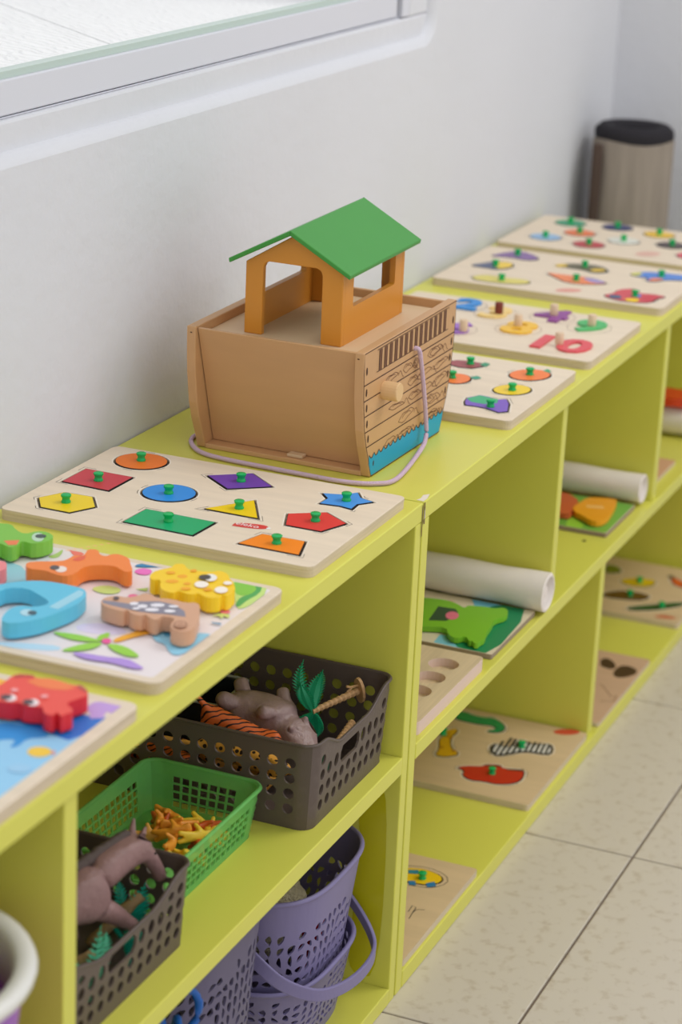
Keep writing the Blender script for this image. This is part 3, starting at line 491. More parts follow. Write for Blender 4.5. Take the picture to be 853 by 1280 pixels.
nt.links.new(tr_.outputs[0], mx.inputs[1]); nt.links.new(gl.outputs[0], mx.inputs[2]); nt.links.new(mx.outputs[0], out.inputs[0])
B().box(-2.2, 0.359, 0.9252, 0.7078, 0.363, 1.905, G).build('window_pane', win)
# bright terrace outside the window
ter = bpy.data.objects.new('terrace', None); link(ter, 'terrace', (0.4, 1.2, 0.8), None, None, None, None, 'structure')
slabm = mat('white_paving', (250, 250, 250), 0.8, 0.3)
nt = slabm.node_tree; gm = nt.nodes.new('ShaderNodeNewGeometry'); mp = nt.nodes.new('ShaderNodeMapping'); mp.inputs['Rotation'].default_value = (0, 0, 0.5); wv = nt.nodes.new('ShaderNodeTexWave'); wv.inputs['Scale'].default_value = 26; wv.inputs['Distortion'].default_value = 7; wv.inputs['Detail'].default_value = 2; wv.inputs['Detail Scale'].default_value = 1.2
bp = nt.nodes.new('ShaderNodeBump'); bp.inputs['Strength'].default_value = 0.55; bp.inputs['Distance'].default_value = 0.004
nt.links.new(gm.outputs['Position'], mp.inputs[0]); nt.links.new(mp.outputs[0], wv.inputs[0]); nt.links.new(wv.outputs['Fac'], bp.inputs['Height']); nt.links.new(bp.outputs[0], nt.nodes['Principled BSDF'].inputs['Normal'])
J0, J1 = Vector((0.414, 0.700)), Vector((0.171, 0.409))     # a joint between two slabs
dj = (J1 - J0).normalized(); nj = Vector((-dj.y, dj.x))
def clip_y(q, y0):
    o = []
    for a, c in zip(q, q[1:] + q[:1]):
        if a[1] >= y0: o.append(a)
        if (a[1] - y0) * (c[1] - y0) < 0:
            f = (y0 - a[1]) / (c[1] - a[1]); o.append((a[0] + (c[0] - a[0]) * f, y0))
    return o
for si in (-2, -1, 0, 1):
    for sj in (-1, 0, 1):
        u0, u1, v0, v1 = sj * 1.5 - 0.9, sj * 1.5 + 0.598, si * 0.9 + 0.0016, si * 0.9 + 0.8984
        q = [(J1.x + dj.x * u + nj.x * v, J1.y + dj.y * u + nj.y * v) for u, v in ((u0, v0), (u1, v0), (u1, v1), (u0, v1))]
        q = clip_y(q, 0.378)
        if len(q) > 2: B().prism(q, 0.892, 0.9, slabm).build('paving_slab', ter)
B().box(-2.2, 0.47, 0.8, 2.6, 2.3, 0.891, mat('dark_joint', (96, 96, 104), 0.9)).build('terrace_bed', ter)
# ------------------------------------------------------------------ shelf units
def shelf(label, x0, x1, panels, mids, uppers, lowers, midz, botz):
    t = thing('shelf_unit', ((x0 + x1) / 2, 0.165, 0), label, 'shelf', 'lime green shelf units')
    bv = 0.0012
    B().box(x0, 0, 0.5152, x1, 0.333, H, lime).build('top_board', t, bevel=bv)
    for a, c in panels: B().box(a, 0.0005, 0, c, 0.328, 0.515, lime).build('side_panel', t, bevel=bv)
    xa, xb = panels[0][1] + 0.0002, panels[1][0] - 0.0002
    B().box(xa, 0, midz[0], xb, 0.328, midz[1], lime).build('middle_shelf', t, bevel=bv)
    B().box(xa, 0, botz[0], xb, 0.328, botz[1], lime).build('bottom_board', t, bevel=bv)
    for a, c in uppers: B().box(a, 0.0045, midz[1] + 0.0001, c, 0.328, 0.515, lime).build('divider', t, bevel=bv)
    for a, c in lowers: B().box(a, 0.006, botz[1] + 0.0001, c, 0.328, midz[0] - 0.0001, lime).build('divider', t, bevel=bv)
    B().box(panels[0][0], 0.3283, 0.001, panels[1][1], 0.3325, 0.515, lime).build('back_panel', t)
    return t
s1 = shelf('lime green shelf unit in the foreground holding the perforated baskets and buckets', -1.62, -0.0012, ((-1.62, -1.604), (-0.0168, -0.0016)), None, [(-0.678, -0.659), (-1.24, -1.222)], [], (0.2575, 0.2755), (0.0005, 0.018))
s2 = shelf('lime green shelf unit further from the camera, under the toy ark and the knob puzzles', 0.0012, 1.362, ((0.0018, 0.019), (1.345, 1.362)), None, [(0.452, 0.468), (0.886, 0.904)], [(0.672, 0.690)], (0.2585, 0.2755), (0.0005, 0.020))
# chipped paint at the joint
chip = mat('chipped_paint', (226, 214, 196), 0.8); chipd = mat('bare_board', (120, 96, 62), 0.9)
c1 = B(); c1.flat([(0.002, 0.0015), (0.012, 0.0012), (0.026, 0.004), (0.02, 0.0085), (0.009, 0.007), (0.003, 0.009)], H + 0.0002, chip)
def TF(x, z, d): return (x, -0.0002 - d, z)
c1.flat([(0.0015, 0.512), (0.0045, 0.511), (0.005, 0.521), (0.0035, 0.5335), (0.0015, 0.5335)], 0.0001, chipd, TF); c1.flat([(0.0022, 0.516), (0.004, 0.517), (0.0035, 0.527), (0.0024, 0.525)], 0.0002, chip, TF)
c1.build('paint_chip', s2)
c2 = B(); c2.flat([(-0.004, 0.5), (-0.002, 0.501), (-0.002, 0.534), (-0.004, 0.530)], 0.0004, chipd, TF); c2.build('paint_chip', s1)
# shade painted as a dark yellow wavy strip on the lower compartment's end panel
shade_mat = mat('painted_shade', (190, 182, 20), 0.18, 0.6)
def TXm(y, z, d): return (-0.0169 - d, y, z)
c3 = B(); c3.flat(chaikin([(0.012, 0.03), (0.04, 0.022), (0.05, 0.05), (0.042, 0.10), (0.05, 0.14), (0.035, 0.17), (0.046, 0.20), (0.03, 0.235), (0.012, 0.24)], 2), 0.0002, shade_mat, TXm); c3.build('painted_shade', s1)
holem = mat('screw_hole', (60, 54, 20), 0.9)
B().flat(circ(0.6880, 0.0360, 0.004, 10, 0.0025), 0.2757, holem).build('screw_hole', s2)
# ------------------------------------------------------------------ toy ark
A0 = Vector((0.0412, 0.0735, H)); 
ark = thing('toy_ark', A0, 'wooden toy ark with green roofed cabin on the shelf top', 'toy'); ark.rotation_euler = (0, 0, math.radians(-1.4))
prof = [(-0.026, 0.131), (-0.0258, 0.11), (-0.0242, 0.085), (-0.0186, 0.052), (-0.0125, 0.034), (-0.0045, 0.017), (0.002, 0.0005)]
prof = prof + [(0.183 - p[0], p[1]) for p in reversed(prof)]
def TP(v0): return lambda u, h, d: (A0.x + u, A0.y + v0 + d, A0.z + h)
for v0 in (0.0, 0.1808):
    o = B().prism(prof, 0, 0.0092, mdf, None, TP(v0)).build('side_panel', ark, bevel=0.0012)
    if v0 == 0: front_panel = o
TPr = lambda u, h, d: (A0.x + u, A0.y - 0.0002 - d, A0.z + h)
def edge_u(h, right):
    for (a, b_) in zip(prof, prof[1:7]):
        if a[1] >= h >= b_[1]:
            u = a[0] + (b_[0] - a[0]) * (a[1] - h) / (a[1] - b_[1]); break
    return 0.183 - u if right else u
pr = B()
top = []
for k in range(17):
    u = -0.003 + (0.189 + 0.0) * k / 16.0
    h = 0.0215
    top.append((u, h + 0.0028))
    if k < 16:
        top.append((u + 0.004, h - 0.0012)); top.append((u + 0.008, h - 0.0008))
wp = [(0.004, 0.002), (0.179, 0.002), (0.1865, 0.0155)] + list(reversed(top)) + [(-0.0035, 0.0155)]
pr.flat(wp, 0.0001, water, TPr); strip(pr, top, 0.0011, 0.00022, ink, TPr)
for h in (0.0985, 0.0825, 0.0665, 0.05, 0.034): strip(pr, [(edge_u(h, 0) + 0.001, h), (edge_u(h, 1) - 0.001, h)], 0.001, 0.0001, ink, TPr)
edge = [(p[0] + (0.0012 if p[0] < 0.09 else -0.0012), min(p[1] + 0.0008, 0.1302)) for p in prof]
strip(pr, edge, 0.0008, 0.0001, ink, TPr, True)
for h in (0.112, 0.0905, 0.0745, 0.058, 0.042):
    for r_ in (0, 1): pr.flat(circ(edge_u(h, r_) + (0.0075 if not r_ else -0.0075), h, 0.0017, 10, 0.0040), 0.0001, ink, TPr)
pr.flat(circ(0.008, 0.0135, 0.0014, 10, 0.003), 0.0002, ink, TPr)
strip(pr, [(0.0055, 0.1058), (0.188, 0.1058), (0.188, 0.1278), (0.0055, 0.1278)], 0.0007, 0.0001, ink, TPr, True)
for k in range(14):
    u = 0.0105 + k * 0.01265
    pr.flat([(u, 0.1063), (u + 0.0058, 0.1063), (u + 0.0058, 0.127), (u, 0.127)], 0.0001, ink2, TPr)
    strip(pr, [(u, 0.1063), (u, 0.127)], 0.0009, 0.0002, ink, TPr); strip(pr, [(u + 0.0058, 0.1063), (u + 0.0058, 0.127)], 0.0009, 0.0002, ink, TPr)
rg = random.Random(3)
for row in range(5):
    hc = 0.0905 - row * 0.0163
    for uc in (0.05, 0.095, 0.14, 0.168)[row % 2:]:
        uu = uc + rg.uniform(-0.012, 0.012); L = rg.uniform(0.024, 0.042); hh = rg.uniform(0.003, 0.0058); tl = rg.uniform(-0.12, 0.12)
        up = [(uu + L * (t - 0.5), hc + hh * math.sin(PI * t) * (1 + 0.3 * math.sin(9 * t)) + tl * L * (t - .5)) for t in [k / 8 for k in range(9)]]
        lo = [(uu + L * (t - 0.5), hc - hh * math.sin(PI * t) * (0.7 + 0.3 * math.sin(7 * t)) + tl * L * (t - .5)) for t in [k / 8 for k in range(9)]]
        strip(pr, up, 0.0006, 0.0001, ink2, TPr); strip(pr, lo, 0.0006, 0.0001, ink2, TPr)
        if rg.random() < 0.7: strip(pr, [(p[0] * 0.55 + uu * 0.45, p[1] * .5 + hc * .5 + 0.0006) for p in up], 0.0006, 0.0001, ink2, TPr)
        strip(pr, [(uu + L * 0.5 + 0.014 * t, hc + 0.004 * math.sin(5 * t) - 0.002) for t in [k / 6 for k in range(7)]], 0.0006, 0.0001, ink2, TPr)
for r_ in (0.0068, 0.0045): strip(pr, circ(0.105, 0.0905, r_, 14, r_ * .7), 0.0006, 0.0001, ink2, TPr, True)
pr.build('printed_planks', front_panel)
def abox(name, u0, v0, h0, u1, v1, h1, m, bv=0.0008, parent=None):
    return B().box(A0.x + u0, A0.y + v0, A0.z + h0, A0.x + u1, A0.y + v1, A0.z + h1, m).build(name, parent or ark, bevel=bv)
def TQ(a, b_, c): return (A0.x + a, A0.y + b_, A0.z + c)
for s in (0, 1):
    q = [(-0.0225, 0.1295), (-0.0175, 0.1295), (0.0215, 0.0055), (0.0165, 0.0055)]
    if s: q = [(0.183 - a, c) for a, c in q]
    B().prism(q, 0.0096, 0.1798, mdf, None, lambda u, h, d: (A0.x + u, A0.y + d, A0.z + h)).build('end_board', ark, bevel=0.0008)
    q2 = [(-0.0225, 0.1295), (-0.0175, 0.1295), (-0.0165, 0.1265), (-0.0216, 0.1265)]
abox('floor_board', 0.001, 0.0093, 0.0003, 0.182, 0.1807, 0.0052, mdf)
abox('deck', -0.0145, 0.0093, 0.1175, 0.1975, 0.1807, 0.122, mdf_in)
for vv in (0.005, 0.1845): abox('peg', -0.0262, vv, 0.1245, -0.022, vv + 0.002, 0.1255, ink, 0)
abox('floor_tab', 0.005, 0.075, 0.0053, 0.0150, 0.092, 0.0085, mdf_in)
# cabin
dk = 0.1222; e0 = 0.194; pkh = 0.2265; va, vb, vc = 0.042, 0.147, 0.0945
def gable(u0, u1):
    outer = [(va, dk), (vb, dk), (vb, e0), (vc, pkh), (va, e0)]
    b = holeplate_mesh(outer, [], 0, 0.001, 0, [ochre]) if False else None
    door = [(0.128, dk), (0.128, 0.190), (0.126, 0.1945), (0.122, 0.1965), (0.071, 0.1965), (0.0665, 0.1945), (0.0645, 0.190), (0.064, dk)]
    poly = [(va, dk), (0.064, dk)] + list(reversed(door))[1:-1] + [(0.128, dk), (vb, dk), (vb, e0), (vc, pkh), (va, e0)]
    B().prism(poly, u0, u1, ochre, None, lambda v, h, d: (A0.x + d, A0.y + v, A0.z + h)).build('cabin_gable', ark, bevel=0.001)
gable(0.012, 0.018); gable(0.157, 0.163)
for v0, v1 in ((va, va + 0.006), (vb - 0.006, vb)):
    b = holeplate_mesh([(0.0182, dk), (0.1568, dk), (0.1568, e0 - 0.0005), (0.0182, e0 - 0.0005)], [rrect(0.037, 0.157, 0.140, 0.189, 0.003)], v0, v1, 0, [ochre], lambda u, h, d: (A0.x + u, A0.y + d, A0.z + h))
    b.build('cabin_wall', ark)
tk = 0.0045
for s in (-1, 1):
    q = [(0.095 + s * 0.0655, 0.1975), (0.095, 0.2328), (0.095, 0.2328 - tk - 0.0008), (0.095 + s * 0.0645, 0.1975 - tk)]
    B().prism(q, 0.0, 0.174, roofg, None, lambda v, h, d: (A0.x + d, A0.y + v, A0.z + h)).build('roof_panel', ark, bevel=0.001)
dow = B().lathe([(0.009, 0.004), (0.0093, 0), (0.0093, -0.012), (0.0088, -0.013)], mat('pale_dowel', (222, 184, 134), 0.5, 0.4), 20, (0, 0, 0), lambda x, y, z: (A0.x + 0.0257 + x, A0.y - 0.004 + z + 0.0, A0.z + 0.083 + y))
dow.build('dowel', ark, smooth=False)
ropem = mat('pink_cord', (234, 204, 226), 0.8, 0.2, 0.6, 900)
gp = P('rope')
ca, sa = math.cos(math.radians(1.4)), math.sin(math.radians(1.4))
def unrot(x, y): 
    x -= A0.x; y -= A0.y; return (A0.x + x * ca - y * sa, A0.y + x * sa + y * ca)
rp = [(A0.x + 0.099, A0.y + 0.002, A0.z + 0.1085), (A0.x + 0.1005, A0.y - 0.0045, A0.z + 0.1075), (A0.x + 0.107, A0.y - 0.0055, A0.z + 0.09), (A0.x + 0.118, A0.y - 0.0055, A0.z + 0.06), (A0.x + 0.126, A0.y - 0.006, A0.z + 0.03), (A0.x + 0.124, A0.y - 0.008, A0.z + 0.012)]
g2 = [unrot(*p) + (H + 0.0028,) for p in gp[1:]]
g2[2] = (g2[2][0], g2[2][1] , g2[2][2]); 
allp = rp + [(A0.x + 0.098, A0.y - 0.013, H + 0.0045)] + [(p[0] - 0.002, p[1], p[2]) for p in g2[1:]]
def catmull(p, k=5):
    o = []
    for i in range(len(p) - 1):
        a = Vector(p[max(i - 1, 0)]); b_ = Vector(p[i]); c = Vector(p[i + 1]); d = Vector(p[min(i + 2, len(p) - 1)])
        for j in range(k):
            t = j / k
            o.append(0.5 * ((2 * b_) + (c - a) * t + (2 * a - 5 * b_ + 4 * c - d) * t * t + (3 * b_ - a - 3 * c + d) * t ** 3))
    o.append(Vector(p[-1])); return o
cp = catmull(allp, 6)
B().tube(cp, 0.0024, ropem, 8).build('pull_cord', ark, smooth=True)
# the hull and cabin rise a little towards the far end
for ch in list(ark.children) + [g for c in ark.children for g in c.children]:
    if ch.name.startswith('pull_cord'): continue
    og = WORLD[ch.name] - A0
    for v in ch.data.vertices:
        p = og + v.co
        if p.z > 0.01: v.co.z += max(0, p.x) * 0.026 * min(1.0, p.z / 0.13)
# ------------------------------------------------------------------ knob puzzles
kb = B().lathe([(0.0044, 0), (0.0046, 0.001), (0.0037, 0.0025), (0.0037, 0.0045), (0.0048, 0.006), (0.0049, 0.0075), (0.004, 0.0081)], knobm, 14)
knob_me = bpy.data.meshes.new('knob'); knob_me.from_pydata(kb.v, [], kb.f); knob_me.materials.append(knobm); knob_me.polygons.foreach_set('use_smooth', [True] * len(knob_me.polygons))
try: knob_me.set_sharp_from_angle(angle=0.8)
except Exception: pass
cream = mat('piece_edge', (226, 210, 186), 0.6)
def piece(poly, col, zt, label, group, knob=None, ring=0.00055, extra=None, name='puzzle_piece', kmesh=None, deep=0.004, proud=0.0006, holes=()):
    z1 = zt + proud
    poly = ccw(poly)
    b = B().prism(poly, zt - deep + 0.0003, z1 - 0.0002, black if ring else cream, cream if not ring else black)
    inner = offset(poly, -ring) if ring else poly
    b.prism(inner, z1 - 0.0002, z1, C(*col))
    if extra:
        for k, (pl, c, *r) in enumerate(extra): b.flat(pl, z1 + 0.00008 * (k + 1), C(*c) if isinstance(c, tuple) else c)
    o = b.build(name, None, label, 'puzzle piece', group)
    if knob is not None: put(kmesh or knob_me, 'knob', (knob[0], knob[1], z1), o)
    return o
def board(rect, z0, th, label, holes=(), m=birch, r=0.008, gap=0.0016, cat='puzzle', name='puzzle_board', group='wooden knob puzzle boards', recess=0.004):
    t = thing(name, ((rect[0] + rect[2]) / 2, (rect[1] + rect[3]) / 2, z0), label, cat, group)
    out = rrect(*rect, r)
    b = holeplate_mesh(out, [offset(h, gap) for h in holes], z0 + th - recess, z0 + th, 0.0009 if not holes else 0.0006, [m, plyedge])
    b.prism(offset(out, -0.0003), z0, z0 + th - recess, m, plyedge)
    b.build('board', t)
    return t
def marks(t, polys, z):
    b = B(); rg = random.Random(5)
    for p in polys:
        q = offset(p, 0.0042); n = len(q)
        for k in rg.sample(range(n), 2 if n < 12 else 3):
            a, c, d = Vector(q[k - 1]), Vector(q[k]), Vector(q[(k + 1) % n]); f = 0.22 if n < 12 else 0.9
            strip(b, [tuple(c + (a - c) * f), tuple(c), tuple(c + (d - c) * f)], 0.0006, z + 0.0001, black)
        strip(b, offset(p, 0.0026), 0.0012, z + 0.00008, mat('pale_wood', (238, 228, 212), 0.6), None, True)
    b.build('printed_lines', t)
zt = H + 0.0105
def text(b, s, size, cx, cy, z, ang, m):
    cu = bpy.data.curves.new('txt', 'FONT'); cu.body = s; cu.size = size; cu.align_x = 'CENTER'; cu.align_y = 'CENTER'; cu.resolution_u = 2
    o = bpy.data.objects.new('txt', cu); COL.objects.link(o); bpy.context.view_layer.update()
    me = bpy.data.meshes.new_from_object(o.evaluated_get(bpy.context.evaluated_depsgraph_get()))
    ca_, sa_ = math.cos(ang), math.sin(ang)
    b.add([(cx + v.co.x * ca_ - v.co.y * sa_, cy + v.co.x * sa_ + v.co.y * ca_, z) for v in me.vertices], [list(p.vertices) for p in me.polygons], m)
    bpy.data.objects.remove(o); bpy.data.curves.remove(cu); bpy.data.meshes.remove(me)
# shapes board
sp = {'orange circle': (circ(-0.0545, 0.2732, 0.0255, 32), (236, 118, 30)), 'red square': (P('sh_square'), (200, 56, 68)), 'yellow hexagon': (P('sh_hex'), (240, 208, 20)),
      'blue circle': (circ(-0.1268, 0.2062, 0.0253, 32), (38, 140, 222)), 'purple rhombus': (P('sh_rhomb'), (108, 62, 168)), 'green rectangle': (P('sh_rect'), (12, 168, 104)),
      'yellow triangle': (P('sh_tri'), (240, 204, 14)), 'orange trapezium': (P('sh_trap'), (246, 136, 24)), 'blue star': (P('sh_star'), (66, 150, 228)), 'red pentagon': (P('sh_pent'), (222, 58, 56))}
kk = P('sh_knobs'); order = ['orange circle', 'red square', 'yellow hexagon', 'blue circle', 'purple rhombus', 'green rectangle', 'yellow triangle', 'orange trapezium', 'blue star', 'red pentagon']
tb = board((-0.2435, 0.0095, -0.0215, 0.3195), H, 0.0105, 'plywood shape puzzle board right in front of the toy ark', [sp[k][0] for k in order])
marks(tb, [sp[k][0] for k in order], zt)
lg = B(); lp = P('sh_logo'); lc = cen(lp); lg.flat(chaikin(lp, 1), zt + 0.0002, C(214, 62, 58)); text(lg, 'eleko', 0.0105, lc[0] + 0.0005, lc[1] + 0.004, zt + 0.0003, -PI / 2, white)
lg.flat(circ(lc[0] + 0.002, lc[1] - 0.016, 0.0022, 8), zt + 0.0003, white); lg.build('printed_logo', tb)
for k, kp in zip(order, kk):
    piece(sp[k][0], sp[k][1], zt, k + ' piece with a green knob in the shape puzzle', 'shape puzzle pieces', kp)
# fruit board
fz_ = {'plum piece, dusky red, half behind the ark': (P('f_plum'), (160, 78, 84), [(P('f_plum_leaf'), (60, 150, 110))]),
       'orange fruit piece partly hidden behind the ark': (P('f_or1'), (246, 128, 60), [(P('f_or1_leaf'), (60, 160, 130))]),
       'whole round orange fruit piece in the fruit puzzle': (P('f_or2'), (246, 128, 60), [(P('f_or2_leaf'), (60, 160, 110))]),
       'yellow lemon piece in the fruit puzzle': (P('f_lemon'), (242, 206, 44), []),
       'purple grape bunch piece with green leaves in the fruit puzzle': (P('f_grape'), (124, 88, 190), [(P('f_grape_leaf'), (60, 176, 120))])}
tb = board((0.266, 0.0065, 0.4995, 0.306), H, 0.0105, 'plywood fruit puzzle board just behind the ark', [v[0] for v in fz_.values()])
marks(tb, [v[0] for v in fz_.values()], zt)
for (lb, (pl, c, ex)), kp in zip(fz_.items(), P('f_knobs')): piece(pl, c, zt, lb, 'fruit puzzle pieces', kp, 0.0004, ex)
# number board : glyph outlines
def glyph(s, h, cx, cy, bold=0.0):
    cu = bpy.data.curves.new('txt', 'FONT'); cu.body = s; cu.size = h / 0.7; cu.align_x = 'CENTER'; cu.align_y = 'CENTER'; cu.resolution_u = 3; cu.offset = bold
    o = bpy.data.objects.new('txt', cu); COL.objects.link(o); cu.extrude = 0.0012; bpy.context.view_layer.update()
    me = bpy.data.meshes.new_from_object(o.evaluated_get(bpy.context.evaluated_depsgraph_get()))
    vs = [(cx + v.co.y, cy - v.co.x, v.co.z) for v in me.vertices]; fs = [list(p.vertices) for p in me.polygons]
    bpy.data.objects.remove(o); bpy.data.curves.remove(cu); bpy.data.meshes.remove(me)
    return vs, fs
npt = P('n_pts'); nk = P('n_pegs')
tb = board((0.5445, 0.006, 0.7635, 0.306), H, 0.0105, 'plywood number puzzle board with tall wooden pegs', [], birch)
pegw = mat('pale_peg', (222, 196, 166), 0.55); pegd = mat('dark_red_peg', (122, 50, 36), 0.5)
def peg_mesh(m):
    q = B().lathe([(0.0048, 0), (0.0052, 0.001), (0.0052, 0.013), (0.0046, 0.014)], m, 14)
    me = bpy.data.meshes.new('peg'); me.from_pydata(q.v, [], q.f); me.materials.append(m); me.polygons.foreach_set('use_smooth', [True] * len(me.polygons))
    try: me.set_sharp_from_angle(angle=0.8)
    except Exception: pass
    return me
pg1, pg2 = peg_mesh(pegw), peg_mesh(pegd)
nl = B()
nums = [('red number ten piece', '10', (222, 84, 92), (0.596, 0.062), 0.056, nk[4], pg1), ('yellow number eight piece', '8', (240, 190, 60), npt[2], 0.056, nk[2], pg1), ('green number nine piece', '9', (84, 186, 110), npt[3], 0.054, nk[3], pg1),
        ('purple number four piece', '4', (146, 76, 150), npt[4], 0.056, nk[1], pg1), ('lilac number six piece', '6', (160, 110, 196), (0.602, 0.192), 0.05, nk[5], pg1), ('cream number three piece with a dark red peg', '3', (240, 208, 130), npt[7], 0.054, nk[0], pg2), ('blue number two piece', '2', (50, 140, 214), (0.722, 0.2225), 0.05, None, None)]
for lb, s, c, (cx, cy), h, kp, pm in nums:
    vs, fs = glyph(s, h, cx, cy, 0.0025)
    b = B(); z0 = zt + 0.0014
    b.add([(v[0], v[1], z0 + v[2]) for v in vs], fs, C(*c))
    o = b.build('number_piece', None, lb + ' on the number puzzle board', 'puzzle piece', 'number puzzle pieces')
    if kp: put(pm, 'peg', (kp[0], kp[1], zt + 0.0026), o)
    strip(nl, chaikin(circ(cx, cy, h * 0.62, 14, h * 0.5), 1), 0.0005, zt + 0.0001, ink2, None, True)
nl.build('printed_lines', tb)
# vehicle board
vh = [('violet aeroplane piece', 'v_plane', (136, 104, 160), []), ('sailing boat piece, yellow and slate', 'v_boat', (90, 100, 130), [('v_boaty', (240, 204, 70))]), ('yellow train piece', 'v_train', (222, 208, 110), []),
      ('dark and yellow motorbike piece', 'v_heli', (110, 104, 80), [('v_hw1', (226, 190, 60)), ('v_hw2', (226, 190, 60))]), ('orange and lilac jet piece', 'v_jet', (240, 140, 90), [('v_jet2', (164, 150, 200))]), ('blue rocket piece with yellow nose and orange fin', 'v_rocket', (92, 138, 214), [('v_rocket_tip', (210, 206, 90)), ('v_rocket_fin', (240, 140, 80))]),
      ('colourful lorry piece, red blue and yellow', 'v_car', (212, 84, 92), [('v_car2', (206, 66, 78)), ('v_car3', (248, 206, 40)), ('v_car4', (40, 100, 130)), ('v_car5', (90, 130, 214))])]
vr = (0.8455, 0.004, 1.0755, 0.318)
def clampy(pl, r, e=0.012): return [(min(max(x, r[0] + e), r[2] - e), min(max(y, r[1] + e), r[3] - e)) for x, y in pl]
vp = [chaikin(clampy(P(v[1]), vr), 1) for v in vh]
tb = board(vr, H, 0.0105, 'plywood vehicle puzzle board, second from the far end', vp)
marks(tb, vp, zt); B().flat(P('v_label'), zt + 0.0002, C(226, 156, 140)).build('printed_logo', tb)
for v, pl, kp in zip(vh, vp, P('v_knobs')): piece(pl, v[2], zt, v[0] + ' in the vehicle puzzle', 'vehicle puzzle pieces', kp, 0.0004, [(chaikin(clampy(P(a), vr), 1), c) for a, c in v[3]])
# round pieces board
rc = [('green', (64, 160, 120)), ('navy blue', (62, 68, 112)), ('orange', (236, 130, 86)), ('pale blue', (150, 186, 220)), ('yellow', (238, 194, 70)), ('dark red', (192, 76, 82)), ('white', (226, 226, 214)), ('charcoal', (84, 72, 74)), ('pinkish red', (214, 84, 100))]
rp_ = []
for i in range(9):
    c = cen(P('r%d' % i)); rp_.append(circ(c[0], max(c[1], 0.045), 0.0225, 24))
tb = board((1.108, 0.0045, 1.330, 0.3205), H, 0.0105, 'plywood puzzle board with round pieces at the far end', rp_)
marks(tb, rp_, zt); B().flat(P('r_label'), zt + 0.0002, C(222, 178, 160)).build('printed_logo', tb)
for (n_, c), pl in zip(rc, rp_): piece(pl, c, zt, n_ + ' round piece in the farthest puzzle board', 'round puzzle pieces', cen(pl), 0.0003)
# ------------------------------------------------------------------ chunky animal boards
def chunky(poly, z0, z1, col, label, extra, group, n=1, name='animal_block', side=None):
    p = chaikin(poly, n)
    o = B().prism(p, z0, z1, C(*col), C(*(side or col))).build(name, None, label, 'puzzle piece', group, bevel=0.0009)
    if extra:
        b = B()
        for k, (pl, c) in enumerate(extra): b.flat(pl, z1 + 0.00012 * (k + 1), C(*c))
        b.build('printed_face', o)
    return o
def picture(t, r, z, base, layers, e=0.009):
    b = B(); b.flat(rrect(r[0] + e, r[1] + e, r[2] - e, r[3] - e, 0.004), z + 0.00006, base)
    for k, (pl, c) in enumerate(layers):
        b.flat(clampy(chaikin(pl, 1) if len(pl) > 4 else pl, r, e), z + 0.00006 * (k + 2), C(*c))
    b.build('printed_picture', t)
ZP = zt + 0.003
jr = (-0.5315, 0.0085, -0.2995, 0.310)
tb = board(jr, H, 0.0105, 'wooden board printed with palm and pastel jungle, second from the front', [], birch, 0.010, group='printed animal puzzle boards')
WH, BK = (244, 240, 240), (62, 62, 72)
picture(tb, jr, zt, C(236, 226, 226), [(P('jp_blue'), (160, 212, 226)), (P('jp_lav'), (226, 214, 238)), (P('jp_sky'), (190, 222, 240)), (P('jp_tl'), (240, 120, 100)), (P('jp_tl2'), (176, 206, 110)), (P('jp_tl3'), (54, 134, 190)), (P('jp_dots'), (222, 222, 230)),
    (P('jp_leafbg'), (198, 226, 132)), (P('jp_leafd'), (84, 170, 90)), (P('jp_leafm'), (134, 202, 74)), (P('jp_blueleaf'), (50, 132, 178)), (P('jp_mag'), (238, 116, 196)), (P('jp_lime1'), (190, 220, 110)), (P('jp_lime2'), (204, 224, 132)),
    (P('jp_pud'), (150, 212, 238)), (P('jp_pudd'), (70, 160, 200)), (P('jp_trunk'), (246, 178, 60)), (P('jp_f1'), (154, 212, 70)), (P('jp_f2'), (154, 212, 70)), (P('jp_f3'), (154, 212, 70)), (P('jp_f4'), (154, 212, 70)), (P('jp_fc'), (240, 92, 160)), (P('jp_purple'), (180, 146, 222)),
    (P('jp_pink1'), (238, 120, 160)), (P('jp_pink2'), (244, 130, 140)), (P('jp_burst'), (206, 222, 130)), (P('jp_dash'), (70, 140, 180))])
dk_ = B()
gj = 'animal blocks on the jungle board'
def lim(p, r=jr): return [(max(x, r[0] + 0.004), min(y, r[3] - 0.002)) for x, y in p]
zb_ = zt + 0.0022; zc = zt + 0.0155
chunky(lim(P('j_frog')), zb_, zc, (128, 196, 72), 'light green crocodile head block at the left edge', [(P('j_frog_mouth'), (240, 128, 80)), (P('j_frog_eyew'), (190, 220, 190)), (P('j_frog_eyeb'), (66, 84, 80))], gj)
chunky(lim(P('j_pink')), zb_, zc, (240, 138, 142), 'pink block cut by the left edge of the photo', [], gj)
lzd = [(-0.3405 + 0.0, 0)]
bumps = []
lp = P('j_liz')
chunky(lim(P('j_liz')), zb_, zc, (246, 136, 62), 'orange lizard block with white toothed back', [(P('j_liz_patch'), (232, 100, 66)), (P('j_liz_eyew'), (240, 226, 216)), (P('j_liz_eyeb'), (86, 84, 86))] + [([(x, y), (x + 0.0035, y - 0.002), (x + 0.002, y - 0.005)], (244, 190, 130)) for x, y in [((1 - t) * -0.352 + t * -0.309, (1 - t) * 0.193 + t * 0.162) for t in (0.05, .17, .29, .41, .53, .65, .77)]], gj)
chunky(lim(P('j_dino')), zb_, zc, (98, 196, 226), 'light blue curled sea creature block', [(P('j_dino_patch'), (160, 214, 232)), (P('j_dino_eyew'), (180, 222, 236)), (P('j_dino_eyeb'), (62, 90, 104))], gj)
